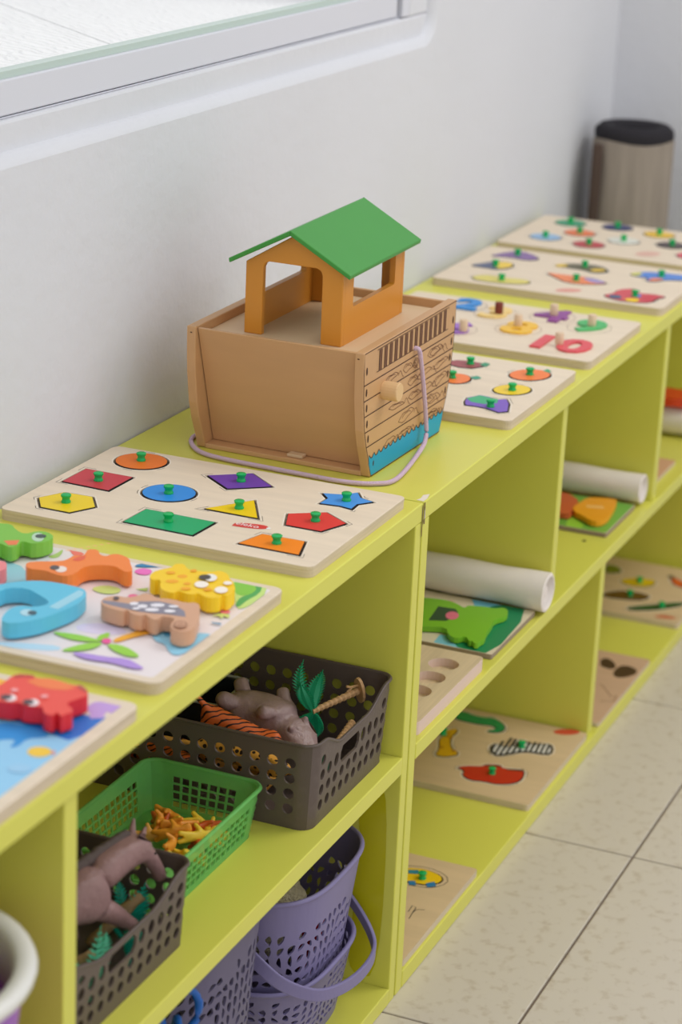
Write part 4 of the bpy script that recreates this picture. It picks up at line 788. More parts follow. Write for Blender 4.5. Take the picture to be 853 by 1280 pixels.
chunky(lim(P('j_snail')), zb_, zc, (212, 164, 132), 'tan armadillo block with grey shell and curled tail', [(P('j_snail_shell'), (138, 134, 148))] + [(P('j_snail_dot%d' % i), (236, 232, 238)) for i in range(7)] + [(P('j_snail_eye'), (80, 74, 80)), (P('j_snail_sp1'), (168, 118, 92)), (P('j_snail_sp2'), (212, 164, 132)), (P('j_snail_sp3'), (168, 118, 92)), (P('j_snail_sp4'), (212, 164, 132))], gj)
chunky(lim(P('j_leo')), zb_, zc, (248, 206, 34), 'yellow leopard block with orange spots', [(P('j_leo_spot%d' % i), (246, 172, 34)) for i in range(7)] + [(P('j_leo_white%d' % i), (250, 240, 226)) for i in range(3)] + [(P('j_leo_eyew'), (238, 234, 226)), (P('j_leo_eyeb'), (72, 68, 62))], gj)
orr = (-0.800, 0.002, -0.569, 0.302)
tb = board(orr, H, 0.0105, 'wooden board printed with a blue sea, nearest the camera', [], birch, 0.010, group='printed animal puzzle boards')
def limo(p): return [(max(x, orr[0] + 0.004), min(y, orr[3] - 0.01)) for x, y in p]
picture(tb, orr, zt, C(150, 206, 240), [(P('op_sand'), (232, 218, 206)), (P('op_dark'), (42, 116, 206)), (P('op_mid'), (46, 150, 222)), (P('op_oct'), (196, 160, 224)), (P('op_fish'), (246, 204, 72)), (P('op_fisht'), (238, 150, 130)), (P('op_yel'), (250, 190, 60)), (P('op_face'), (158, 206, 238))], 0.011)
chunky(limo(P('o_crab')), zb_, zc, (238, 84, 72), 'red crab block with big eyes', [(P('o_crab_shell'), (244, 128, 72)), (P('o_crab_claw1'), (196, 78, 66)), (P('o_crab_claw2'), (196, 88, 78)), (P('o_eyew0'), (246, 226, 226)), (P('o_eyew1'), (246, 226, 226)), (P('o_eyeb0'), (84, 74, 80)), (P('o_eyeb1'), (84, 74, 80)), (P('o_chk0'), (248, 170, 170)), (P('o_chk1'), (248, 170, 170))], 'animal blocks on the sea board', side=(222, 40, 52))
# ------------------------------------------------------------------ things in the far shelf unit
MZ = 0.2756
mdfb = mat('grey_board_edge', (150, 132, 118), 0.7)
def flatboard(r, z, th, label, m, rad, holes=(), grp='puzzle boards in the far shelf unit', edge=None):
    t = thing('puzzle_board', ((r[0] + r[2]) / 2, (r[1] + r[3]) / 2, z), label, 'puzzle', grp)
    if holes:
        b = holeplate_mesh(rrect(*r, rad), [offset(h, 0.0014) for h in holes], z + th - 0.0032, z + th, 0, [m, edge or plyedge])
        b.prism(rrect(*r, rad), z, z + th - 0.0032, m, edge or plyedge); b.build('board', t)
    else: B().prism(rrect(*r, rad), z, z + th, m, edge or plyedge).build('board', t, bevel=0.0006)
    return t
fr_ = (0.256, 0.007, 0.4065, 0.158)
fr_ = (0.262, 0.0075, 0.4105, 0.158)
tb = flatboard(fr_, MZ, 0.006, 'square frog puzzle board printed green and blue', C(226, 206, 176), 0.002, edge=mdfb)
picture(tb, fr_, MZ + 0.006, C(222, 208, 180), [(P('g_bl1'), (128, 196, 214)), (P('g_bl2'), (116, 192, 220)), (P('g_dk'), (22, 132, 84)), (P('g_pk'), (226, 150, 140))], 0.001)
chunky(P('g_frog'), MZ + 0.0068, MZ + 0.0135, (124, 188, 42), 'bright green frog block with wide open mouth', [(P('g_mouth'), (40, 76, 52)), (P('g_tongue'), (226, 112, 138))], 'blocks in the far shelf unit', 1)
lr_ = (0.7125, 0.015, 0.841, 0.162)
tb = flatboard(lr_, MZ, 0.006, 'square lion puzzle board printed in two greens', C(226, 206, 176), 0.002, edge=mdfb)
picture(tb, lr_, MZ + 0.006, C(112, 176, 66), [([(lr_[0] - .01, 0.11), (lr_[0] - .01, 0.19), (lr_[0] + 0.05, 0.19), (lr_[0] + 0.1, 0.12), (lr_[0] + 0.045, 0.08)], (30, 146, 98)), (P('m_bg2'), (150, 206, 62)), ([(0.85, 0.16), (0.78, 0.17), (0.76, 0.13), (0.80, 0.11), (0.842, 0.12)], (22, 124, 74))], 0.001)
lion = chunky(P('m_lion'), MZ + 0.0068, MZ + 0.0145, (240, 160, 22), 'orange yellow lion body block', [(P('m_wh'), (246, 190, 110))], 'blocks in the far shelf unit', 1)
chunky([(x - 0.0035 , y + 0.002) for x, y in P('m_mane')], MZ + 0.0068, MZ + 0.0145, (206, 92, 48), 'reddish mane block beside the lion body', [], 'blocks in the far shelf unit', 1)
# tray with finger holes
th_ = P('t_holes')
tr_r = (0.036, 0.006, 0.2325, 0.15)
t = thing('sorting_tray', ((tr_r[0] + tr_r[2]) / 2, 0.08, MZ), 'pale wooden tray with round holes, on the middle board beside the joint', 'tray')
hol = []
for i in range(4):
    for j in range(3): hol.append(circ(0.2225 - 0.0405 * i - 0.03, 0.0375 + 0.044 * j, 0.0165, 22))
pine = mat('pine_wood', (222, 198, 160), 0.55, 0.4, 0, 1, 0.16, 26, (0.35, 9, 1), vlo=0.3, vhi=0.7)
pk_ = mat('pale_pine_edge', (222, 196, 182), 0.6)
b = holeplate_mesh(rrect(*tr_r, 0.006), hol, MZ + 0.005, MZ + 0.0145, 0, [pine, pk_]); b.prism(rrect(*tr_r, 0.006), MZ, MZ + 0.005, pine, pk_); b.build('tray_body', t)
# rolls of white felt
felt = mat('white_felt', (232, 222, 214), 0.95, 0.1, 0.08, 60)
def roll(name, x, y0, y1, z, r, label, seed, m=felt):
    rg = random.Random(seed); b = B(); n = 28; K = 10; vs = []; 
    for i in range(K + 1):
        y = y0 + (y1 - y0) * i / K; s = 1 + 0.03 * math.sin(i * 1.7 + seed)
        for k in range(n):
            a = 2 * PI * k / n; rr = r * s * (1 + 0.03 * math.sin(2 * a + i * 0.4 + seed) + (0.05 if k == 5 else 0))
            vs.append((x + rr * math.cos(a) * 1.0, y, z + r * 1.075 + rr * math.sin(a) * 0.98))
    fs = [(i * n + k, (i + 1) * n + k, (i + 1) * n + (k + 1) % n, i * n + (k + 1) % n) for i in range(K) for k in range(n)]
    b.add(vs, fs, m)
    # spiral end: rings stepping inwards
    rings = [1.0, 0.93, 0.82, 0.8, 0.68, 0.66, 0.52, 0.50, 0.3]; dep = [0, -0.001, -0.001, 0.003, 0.001, 0.004, 0.002, 0.005, 0.003]
    base = list(range(n)); vv = []; off = len(b.v)
    for q, dd in zip(rings, dep):
        for k in range(n):
            p = vs[k]; vv.append((x + (p[0] - x) * q, y0 + dd, z + r * 1.075 + (p[2] - z - r * 1.075) * q))
    ff = [(i * n + k, (i + 1) * n + k, (i + 1) * n + (k + 1) % n, i * n + (k + 1) % n)[::-1] for i in range(len(rings) - 1) for k in range(n)] + [list(range((len(rings) - 1) * n, len(rings) * n))]
    b.add(vv, ff, m); b.add(vs[-n:], [list(range(n))], m)
    return b.build(name, None, label, 'roll', 'white felt rolls', smooth=True)
roll('felt_roll', 0.4255, -0.001, 0.27, MZ + 0.0006, 0.0225, 'rolled white felt mat lying behind the frog board', 1)
roll('felt_roll', 0.8625, 0.012, 0.28, MZ + 0.001, 0.0195, 'rolled white felt mat lying behind the lion board', 2)
roll('felt_roll', 1.20, 0.0, 0.27, MZ + 0.0006, 0.021, 'rolled white felt mat cut by the right edge of the photo', 3)
red = chunky(circ(1.203, 0.075, 0.028, 16, 0.05), MZ + 0.0475, MZ + 0.060, (214, 66, 26), 'orange red oval block on top of the rightmost felt roll', [], 'blocks in the far shelf unit', 1)
tb = flatboard((0.925, 0.02, 1.06, 0.11), MZ, 0.006, 'small pinkish board just past the second upper divider', C(214, 166, 130), 0.003)
# animal knob puzzle on the bottom board
BZ = 0.0201
zA = BZ + 0.008
an = [('green crocodile piece', 'a_croc', (18, 150, 84), [], None), ('yellow giraffe piece', 'a_gir', (224, 172, 20), [], 2), ('black and white zebra piece', 'a_zeb', (44, 40, 40), [], 0), ('red bull piece', 'a_red', (196, 40, 24), [('a_redb', (70, 40, 34)), ('a_redh', (90, 30, 24))], 1)]
kA = P('a_knobs')
pa = [chaikin(P(v[1]), 1) for v in an]
ra = (0.432, 0.0045, 0.6665, 0.305)
tanw = mat('tan_plywood', (216, 188, 146), 0.55, 0.35, 0, 1, 0.07, 9, (9, 1, 1))
tb = flatboard(ra, BZ, 0.008, 'plywood animal puzzle on the bottom board with zebra, bull and crocodile', tanw, 0.004, pa)
marks(tb, pa, zA); B().flat(P('a_logo'), zA + 0.0002, C(208, 76, 52)).build('printed_logo', tb)
for v, pl in zip(an, pa):
    ex = [(P(a), c) for a, c in v[3]]
    if 'zeb' in v[1]:
        rg = random.Random(4); c = cen(pl)
        xs = [p[0] for p in pl]; ys = [p[1] for p in pl]
        ex = [(offset(pl, -0.0022), (236, 232, 226))]
        for k in range(11):
            y = min(ys) + (max(ys) - min(ys)) * (k + 0.7) / 12.0; xm = [p[0] for p in pl if abs(p[1] - y) < 0.012]
            if len(xm) > 1: ex.append(([(min(xm) + 0.002, y), (max(xm) - 0.003, y + 0.003), (max(xm) - 0.003, y + 0.0068), (min(xm) + 0.002, y + 0.003)], (44, 40, 40)))
    if 'croc' in v[1]: 
        c = [((a[0] + b_[0]) / 2, (a[1] + b_[1]) / 2) for a, b_ in zip(pl[6:20:3], pl[-7:-21:-3])]
        ex = [(circ(p[0], p[1], 0.002, 8), (12, 116, 62)) for p in c]
    if 'gir' in v[1]: ex = [(circ(p[0] * 0.7 + cen(pl)[0] * .3, p[1] * 0.7 + cen(pl)[1] * .3, 0.0035, 8), (190, 128, 18)) for p in pl[::5]]
    piece(pl, v[2], zA, v[0] + ' in the bottom animal puzzle', 'animal puzzle pieces', kA[v[4]] if v[4] is not None else None, 0.0004, ex, deep=0.003)
rb_ = (0.026, 0.003, 0.2525, 0.305)
pb = chaikin(P('b_bus'), 1)
tb = flatboard(rb_, BZ, 0.008, 'plywood puzzle on the bottom board right beside the joint, with a yellow bus', tanw, 0.004, [pb])
for q_ in (P('b_line'), [(0.137, 0.022), (0.133, 0.030), (0.126, 0.031)], offset(pb, 0.006)[4:16]):
    bl_ = B(); strip(bl_, q_, 0.0009, zA + 0.0001, black); bl_.build('printed_line', tb)
piece(pb, (240, 196, 20), zA, 'yellow bus piece with blue wheels', None, P('b_knob')[0], 0.0005, [(P('b_w1'), (40, 120, 170)), (P('b_w2'), (40, 120, 170)), (P('b_win'), (40, 130, 150))], deep=0.003)
rv = (1.095, 0.003, 1.325, 0.305)
vg = [('yellow pepper piece', 'w_yel', (222, 186, 12), [], 0), ('brown aubergine piece', 'w_brown', (104, 70, 20), [], 1), ('long dark green cucumber piece', 'w_cuc', (34, 84, 34), [], 2), ('orange carrot piece with dark stalk', 'w_car', (216, 92, 34), [('w_stem', (60, 54, 30))], None), ('green leaf piece beside the divider', 'w_green', (120, 130, 20), [], None)]
pv = [chaikin(clampy(P(v[1]), rv, 0.006), 1) for v in vg]
tb = flatboard(rv, BZ, 0.008, 'plywood vegetable puzzle on the bottom board at the right edge', tanw, 0.004, pv)
marks(tb, pv, zA); B().flat(P('w_logo'), zA + 0.0002, C(200, 96, 62)).build('printed_logo', tb)
for v, pl in zip(vg, pv): piece(pl, v[2], zA, v[0] + ' in the bottom vegetable puzzle', 'vegetable puzzle pieces', P('w_knobs')[v[4]] if v[4] is not None else None, 0.0003, [(P(a), c) for a, c in v[3]], deep=0.003)
tb = flatboard((0.708, 0.002, 0.9505, 0.28), BZ, 0.006, 'bare plywood board with dark butterfly shape on the bottom board', mat('pinkish_plywood', (204, 168, 134), 0.6, 0.35, 0, 1, 0.06, 9, (9, 1, 1)), 0.004)
for k in ('bf1', 'bf2'): B().flat(chaikin(P(k), 1), BZ + 0.0061, C(74, 50, 34)).build('printed_wing', tb)
pr = B(); strip(pr, P('bf3'), 0.0012, BZ + 0.0061, ink2); pr.build('printed_line', tb)
# ------------------------------------------------------------------ rolled mat in the corner
t = thing('rolled_mat', (1.552, 0.255, 0), 'rolled beige mat with dark foam core standing in the corner', 'mat')
jute = mat('beige_woven_mat', (150, 139, 126), 0.95, 0.1, 0.5, 60, 0.2, 60, (1, 1, 0.12), vlo=0.3, vhi=0.7)
foam = mat('charcoal_foam', (46, 44, 48), 0.85, 0.2, 0.2, 200)
def ell(r, z, n=32, w=0.0): return [(1.552 + r * math.cos(2 * PI * k / n) * 0.98, 0.255 + r * math.sin(2 * PI * k / n), z + w * math.sin(2 * PI * k / n * 3)) for k in range(n)]
def rings(b, L, m, cap=None):
    n = len(L[0]); vs = [p for r in L for p in r]
    b.add(vs, [(i * n + k, i * n + (k + 1) % n, (i + 1) * n + (k + 1) % n, (i + 1) * n + k) for i in range(len(L) - 1) for k in range(n)] + ([list(range((len(L) - 1) * n, len(L) * n))] if cap else []), m)
bb = B(); rings(bb, [ell(0.0625, 0.0), ell(0.0635, 0.3, w=0.0), ell(0.0635, 0.634, w=0.0025), ell(0.060, 0.636, w=0.0025)], jute); bb.build('woven_cover', t, smooth=True)
bb = B(); rings(bb, [ell(0.0585, 0.30), ell(0.060, 0.632), ell(0.0625, 0.641), ell(0.0615, 0.650), ell(0.054, 0.657), ell(0.042, 0.657), ell(0.034, 0.652)], foam)
n = 32; inner = [[(1.552 + rx * math.cos(2 * PI * k / n) * 0.55, 0.252 + rx * math.sin(2 * PI * k / n), z) for k in range(n)] for rx, z in ((0.034, 0.652), (0.030, 0.64), (0.028, 0.56))]
rings(bb, [ell(0.042, 0.657)] + inner, foam, True); bb.build('foam_core', t, smooth=True)
B().box(1.487, 0.286, 0, 1.495, 0.302, 0.632, C(86, 70, 62, 0.9)).build('mat_dark_strip', t, bevel=0.004)  # dark brown upright strip at the left side of the mat
# ------------------------------------------------------------------ perforated baskets
def perf(nu, nv, Pf, hole, closed=True, superc=None):
    """sheet of cells, each with a real hole; Pf(u,v) -> point"""
    V = {}; vs = []; fs = []
    def vid(u, v):
        k = (int(round(u * 4)) % (nu * 4) if closed else int(round(u * 4)), int(round(v * 4)))
        if k not in V: V[k] = len(vs); vs.append(Pf(u, v))
        return V[k]
    skip = set()
    for (i, j), (wd, pts) in (superc or {}).items():
        for k in range(wd): skip.add(((i + k) % nu, j))
        bd = [(i + a / 4.0, j) for a in range(4 * wd)] + [(i + wd, j + a / 4.0) for a in range(4)] + [(i + wd - a / 4.0, j + 1) for a in range(4 * wd)] + [(i, j + 1 - a / 4.0) for a in range(4)]
        b_ = [vid(*q) for q in bd]; n = len(b_); h = []
        for p in pts(bd, i, j, wd): h.append(len(vs)); vs.append(Pf(*p))
        for k in range(n): fs.append((b_[k], b_[(k + 1) % n], h[(k + 1) % n], h[k]))
    for i in range(nu):
        for j in range(nv):
            if (i, j) in skip: continue
            b_ = [vid(i + a / 4.0, j) for a in range(4)] + [vid(i + 1, j + a / 4.0) for a in range(4)] + [vid(i + 1 - a / 4.0, j + 1) for a in range(4)] + [vid(i, j + 1 - a / 4.0) for a in range(4)]
            hp = hole(i, j)
            if hp is None: fs.append(tuple(b_)); continue
            h = []
            for p in hp: h.append(len(vs)); vs.append(Pf(i + p[0], j + p[1]))
            for k in range(16): fs.append((b_[k], b_[(k + 1) % 16], h[(k + 1) % 16], h[k]))
    return vs, fs
def chole(rx, ry, cx=0.5, cy=0.5): return [(cx + rx * math.cos(-0.75 * PI + 2 * PI * k / 16), cy + ry * math.sin(-0.75 * PI + 2 * PI * k / 16)) for k in range(16)]
def sqhole(a, b_):
    o = []
    for k in range(4): o.append((0.5 - a + 2 * a * k / 4, 0.5 - b_))
    for k in range(4): o.append((0.5 + a, 0.5 - b_ + 2 * b_ * k / 4))
    for k in range(4): o.append((0.5 + a - 2 * a * k / 4, 0.5 + b_))
    for k in range(4): o.append((0.5 - a, 0.5 + b_ - 2 * b_ * k / 4))
    return o
def solid(b, name, m, t, parent):
    o = b.build(name, parent); s = o.modifiers.new('wall', 'SOLIDIFY'); s.thickness = t; s.offset = -1
    bake(o)
    o.data.polygons.foreach_set('use_smooth', [True] * len(o.data.polygons))
    try: o.data.set_sharp_from_angle(angle=0.6)
    except Exception: pass
    return o
def rect_basket(label, cx, cy, z, W, D_, hs, r, taper, nF, nS, nR, m, hole, dip=0.0, handle=None, thick=0.0022, lip=0.0016, group=None, name='basket', cat='basket'):
    t = thing(name, (cx, cy, z), label, cat, group)
    segs = [('l', nF), ('c', nR), ('l', nS), ('c', nR), ('l', nF), ('c', nR), ('l', nS), ('c', nR)]
    nu = sum(s[1] for s in segs); nv = len(hs) - 1; Ht = hs[-1]
    hw, hd = W / 2, D_ / 2
    pts0 = [(-hw + r, -hd), None, (hw, -hd + r), None, (hw - r, hd), None, (-hw, hd - r), None]
    dirs = [(1, 0), None, (0, 1), None, (-1, 0), None, (0, -1), None]
    lens = [W - 2 * r, 0, D_ - 2 * r, 0, W - 2 * r, 0, D_ - 2 * r, 0]
    ccs = {1: (hw - r, -hd + r, -PI / 2), 3: (hw - r, hd - r, 0), 5: (-hw + r, hd - r, PI / 2), 7: (-hw + r, -hd + r, PI)}
    def plan(u):
        u = u % nu; q = 0
        while u >= segs[q][1] - 1e-9 and q < 7:
            u -= segs[q][1]; q += 1
        f = u / segs[q][1]
        if segs[q][0] == 'l': return pts0[q][0] + dirs[q][0] * lens[q] * f, pts0[q][1] + dirs[q][1] * lens[q] * f, q, f
        c = ccs[q]; a = c[2] + PI / 2 * f; return c[0] + r * math.cos(a), c[1] + r * math.sin(a), q, f
    def hz(v):
        i = min(int(v), nv - 1); return hs[i] + (hs[i + 1] - hs[i]) * (v - i)
    def dipf(q, f):
        if q not in (0, 4) or not dip: return 0
        e = min(f, 1 - f); return dip * (lambda t: t * t * (3 - 2 * t))(min(1, max(0, (e - 0.03) / 0.28)))
    def Pf(u, v):
        x, y, q, f = plan(u); h = hz(v); d = dipf(q, f)
        if d and nv - 3 < v <= nv - 2: h += (v - nv + 3) * 0.005 * d / dip
        if d and v > nv - 2:
            a = hs[nv - 2]; h -= 0; a0_ = a; a = a + 0.005 * d / dip; h = a + (h - a0_) * (Ht - d - a) / (Ht - a0_)
        s = taper * h; k = 1 / max(hw, hd)
        return (cx + x + (x / hw) * s, cy + y + (y / hd) * s, z + h)
    def hole2(i, j):
        x, y, q, f = plan(i + 0.5)
        if segs[q][0] == 'c': return None
        if j == nv - 2 and dipf(q, f) > 0.35 * dip and dip: return None
        return hole(i, j, q, f)
    sc = {}
    if handle:
        for qi in (0, 4):
            i0 = sum(s[1] for s in segs[:qi]) + (nF - handle) // 2
            def pts(bd, i, j, wd):
                o = []
                for (u, v) in bd:
                    x = (u - i - wd / 2.0) / (wd / 2.0); y = (v - j - 0.5) / 0.5
                    o.append((i + wd / 2.0 + max(-1, min(1, x)) * (wd / 2.0) * (0.93 - 0.12 * (abs(y) > 0.9) * (abs(x) > 0.85)), j + 0.5 + y * 0.5 * (0.86 if abs(x) < 0.85 else 0.7)))
                return o
            sc[(i0, handle_row)] = (handle, pts)
    vs, fs = perf(nu, nv, Pf, hole2, True, sc)
    b = B(); b.add(vs, fs, m); solid(b, 'basket_wall', m, thick, t)
    rim = [Pf(k / 4.0, nv) for k in range(nu * 4)]
    B().tube(rim, lip, m, 6, True).build('rim', t, smooth=True)
    base = [Pf(k / 2.0, 0) for k in range(nu * 2)]
    B().prism([(p[0] * 0.998 + cx * 0.002, p[1] * .998 + cy * .002) for p in base], z, z + 0.002, m).build('base', t)
    return t
handle_row = 3
bh = [0, 0.012, 0.0275, 0.043, 0.0585, 0.074, 0.0865]
def bhole(i, j, q, f): return chole(0.31, 0.35) if 1 <= j <= 4 else None
SZ = 0.2757
rect_basket('large brown perforated basket of toy animals beside the joint', -0.118, 0.150, SZ, 0.182, 0.268, bh, 0.014, 0.06, 10, 14, 2, brown_p, bhole, 0.016, 3, group='brown perforated baskets')
bh2 = [0, 0.010, 0.0235, 0.037, 0.0505, 0.064, 0.0735]
rect_basket('smaller brown perforated basket holding a toy horse, nearest the camera', -0.542, 0.083, SZ, 0.214, 0.112, bh2, 0.012, 0.05, 12, 6, 2, brown_p, bhole, 0.014, 3, group='brown perforated baskets')
gh = [0, 0.006, 0.0135, 0.021, 0.0285, 0.036, 0.047]
def ghole(i, j, q, f): return sqhole(0.39, 0.39) if (1 <= j <= 4 and 0.09 < f < 0.91) else None
rect_basket('translucent green basket of tiny orange and yellow figures', -0.3195, 0.113, SZ, 0.176, 0.106, gh, 0.014, 0.14, 15, 9, 2, green_p, ghole, 0, None, 0.0016, 0.0022)
# ------------------------------------------------------------------ toys in the baskets
def mold(name, nodes, m, org, label, cat, rot=(0, 0, 0), sc=1.0, group=None, sub=2, parent=None): return skin(name, nodes, m, org, parent, sub, label, cat, group, None, rot, sc)
mauve = mat('mauve_grey_plastic', (166, 138, 136), 0.38, 0.5, 0.25, 120, 0.12, 40)
horse_m = mat('mauve_brown_plastic', (152, 118, 116), 0.42, 0.4, 0.2, 140, 0.15, 40)
def around(o, anchor): pass
# horse: coordinates in metres relative to the shoulder; x along shelf, head to +x / -y
hn = [(-0.048, 0.014, -0.004, 0.018, None), (-0.016, 0.007, 0.005, 0.0205, 0), (0.008, 0.001, 0.012, 0.0185, 1), (0.030, -0.005, 0.018, 0.0148, 2), (0.049, -0.010, 0.0215, 0.0118, 3), (0.0595, -0.014, 0.0165, 0.0118, 4, 0.0095),
      (0.0665, -0.018, 0.007, 0.0088, 5, 0.0074), (0.0715, -0.0215, -0.003, 0.0066, 6, 0.006), (0.0745, -0.0235, -0.0115, 0.0068, 7), (0.0745, -0.024, -0.016, 0.004, 8),
      (0.000, -0.008, -0.008, 0.012, 1), (0.014, -0.016, -0.020, 0.0086, 10), (0.026, -0.021, -0.032, 0.0064, 11), (0.034, -0.024, -0.038, 0.006, 12),
      (-0.006, 0.020, -0.010, 0.0105, 1), (0.006, 0.022, -0.032, 0.0072, 14), (0.012, 0.020, -0.052, 0.005, 15),
      (0.0560, -0.0065, 0.0315, 0.0038, 4), (0.0610, -0.0060, 0.0425, 0.0010, 17), (0.0525, -0.0170, 0.0300, 0.0036, 4), (0.0565, -0.0190, 0.0400, 0.0010, 19),
      (-0.054, 0.006, -0.018, 0.009, 0), (-0.058, 0.004, -0.040, 0.006, 21), (-0.052, 0.026, -0.018, 0.009, 0), (-0.052, 0.030, -0.038, 0.006, 23)]
HO = (-0.520, 0.070, 0.347)
horse = mold('toy_horse', hn, horse_m, HO, 'mauve brown plastic toy horse leaning out of the near brown basket', 'toy horse')
mane = B(); rg = random.Random(2)
for k in range(30):
    t_ = k / 29.0; a = Vector((-0.008, 0.003, 0.027)).lerp(Vector((0.050, -0.011, 0.033)), t_)
    q = [a + Vector((0, 0.002, -0.004)), a + Vector((-0.001, 0.006, 0.002)), a + Vector((-0.004 + rg.uniform(-.003, .003), 0.010, -0.003 + rg.uniform(-0.003, 0.003))), a + Vector((-0.008 + rg.uniform(-.005, .005), 0.013, -0.014))]
    mane.tube([Vector(HO) + p for p in catmull(q, 3)], [0.0016, 0.002, 0.0022, 0.0022, 0.002, 0.002, 0.0018, 0.0016, 0.0012, 0.0006][:len(catmull(q, 3))], mat('dark_mane', (88, 74, 70), 0.6), 6)
mane.build('mane', horse, smooth=True)
eye = B()
for s in (-1, 1): eye.lathe([(0.0004, -0.001), (0.0016, 0), (0.0004, 0.001)], black, 8, (HO[0] + 0.0625, HO[1] - 0.0165 + s * 0.0086, HO[2] + 0.0145))
eye.build('eyes', horse, smooth=True)
# fern fronds
teal = mat('teal_plastic', (16, 150, 122), 0.4, 0.5); dteal = mat('dark_green_plastic', (10, 92, 62), 0.4, 0.5)
def frond(b, p0, p1, bend, wd, m, n=9, side=(1, 0, 0)):
    p0, p1, bend, side = Vector(p0), Vector(p1), Vector(bend), Vector(side).normalized()
    pt = lambda t: p0.lerp(p1, t) + bend * math.sin(PI * t * 0.9)
    cp = [pt(k / 12.0) for k in range(13)]; b.tube(cp, [0.0012 * (1 - 0.6 * k / 12) for k in range(13)], m, 5)
    for k in range(1, n + 1):
        t = k / (n + 0.5); c = pt(t); d = (pt(min(1, t + 0.06)) - pt(t - 0.06)).normalized(); nn = d.cross(side).normalized() * 0.0008
        L = wd * math.sin(PI * min(1, 0.18 + 0.85 * t)) 
        for s in (-1, 1):
            e = c + side * s * L + d * L * 0.6; h = d * (L * 0.07 + 0.0007); mid = c + side * s * L * .5 + d * L * .22
            q = [c - h + nn, mid - h * 1.2 + nn * 2, e + nn, mid + h * 1.3 + nn * 2, c + h + nn]
            q2 = [x - nn * 2 for x in q]
            b.add(q + q2, [(0, 1, 2, 3, 4), (9, 8, 7, 6, 5)] + [(i, (i + 1) % 5 + 0, 5 + (i + 1) % 5, 5 + i) for i in range(5)], m)
def fern(label, org, fr, m, group='plastic ferns in the near brown basket'):
    b = B(); o = Vector(org)
    for p0, p1, bd, wd, sd in fr: frond(b, o + Vector(p0), o + Vector(p1), bd, wd, m, 12, sd)
    b.lathe([(0.006, 0), (0.0055, 0.0025), (0.002, 0.004)], m, 10, org)
    return b.build('toy_fern', None, label, 'toy plant', group)
fern('bright teal toy fern standing under the horse head', (-0.452, 0.068, SZ + 0.0025), [((0, 0, .003), (0.002, -0.012, 0.052), (-0.006, 0, 0), 0.0105, (0.55, -0.8, 0.0)), ((0, 0, .003), (-0.02, 0.004, 0.034), (-0.004, 0, 0.006), 0.008, (0.3, -0.9, 0)), ((0, 0, .003), (0.012, 0.018, 0.04), (0, 0.004, 0.004), 0.008, (0.8, -0.3, 0))], mat('bright_teal_plastic', (20, 176, 148), 0.4, 0.5))
fern('pale teal toy fern at the front of the near basket', (-0.555, 0.047, SZ + 0.0025), [((0, 0, .003), (0.012, 0.0, 0.060), (-0.003, 0, 0), 0.009, (0.75, -0.6, 0)), ((0, 0, .003), (0.03, 0.006, 0.04), (0.004, 0, 0.008), 0.008, (0.4, -0.9, 0)), ((0, 0, .003), (-0.02, 0.006, 0.04), (0, 0, 0.004), 0.008, (0.4, -0.9, 0))], mat('pale_teal_plastic', (86, 190, 150), 0.4, 0.5))
fern('dark green toy bush low in the near basket', (-0.605, 0.066, SZ + 0.0025), [((0, 0, .003), (0.022 * math.cos(a), 0.022 * math.sin(a), 0.036 + 0.01 * math.sin(3 * a)), (0.004 * math.cos(a), 0.004 * math.sin(a), 0.008), 0.009, (-math.sin(a), math.cos(a), 0.1)) for a in [k * 1.05 for k in range(6)]], dteal)
fern('small teal toy fern beside the basket grip', (-0.492, 0.049, SZ + 0.0025), [((0, 0, .003), (0.016 * math.cos(a), 0.012 * math.sin(a), 0.03), (0, 0, 0.006), 0.008, (-math.sin(a), math.cos(a), 0.1)) for a in (0.3, 2.1, 4.3)], mat('bright_teal_plastic', (20, 176, 148)))
# log fence pieces
logm = mat('tan_plastic', (176, 146, 102), 0.55, 0.4, 0.2, 200)
for k, (p, q, r) in enumerate([((-0.488, 0.088, SZ + 0.006), (-0.452, 0.060, 0.318), 0.0052), ((-0.575, 0.108, SZ + 0.010), (-0.54, 0.078, 0.322), 0.005), ((-0.565, 0.090, SZ + 0.010), (-0.545, 0.052, 0.312), 0.005)]):
    P0, P1 = Vector(p), Vector(q); rgk = random.Random(k); cpts = [P0.lerp(P1, i / 7.0) for i in range(8)]
    B().tube(cpts, [r * (1 + 0.10 * ((i % 2) * 2 - 1)) for i in range(8)], logm, 9).build('toy_log', None, ['tan plastic log lying under the horse neck', 'ridged tan log behind the horse leg', 'ridged tan log at the left in the near basket'][k], 'toy log', 'tan toy logs', smooth=True)
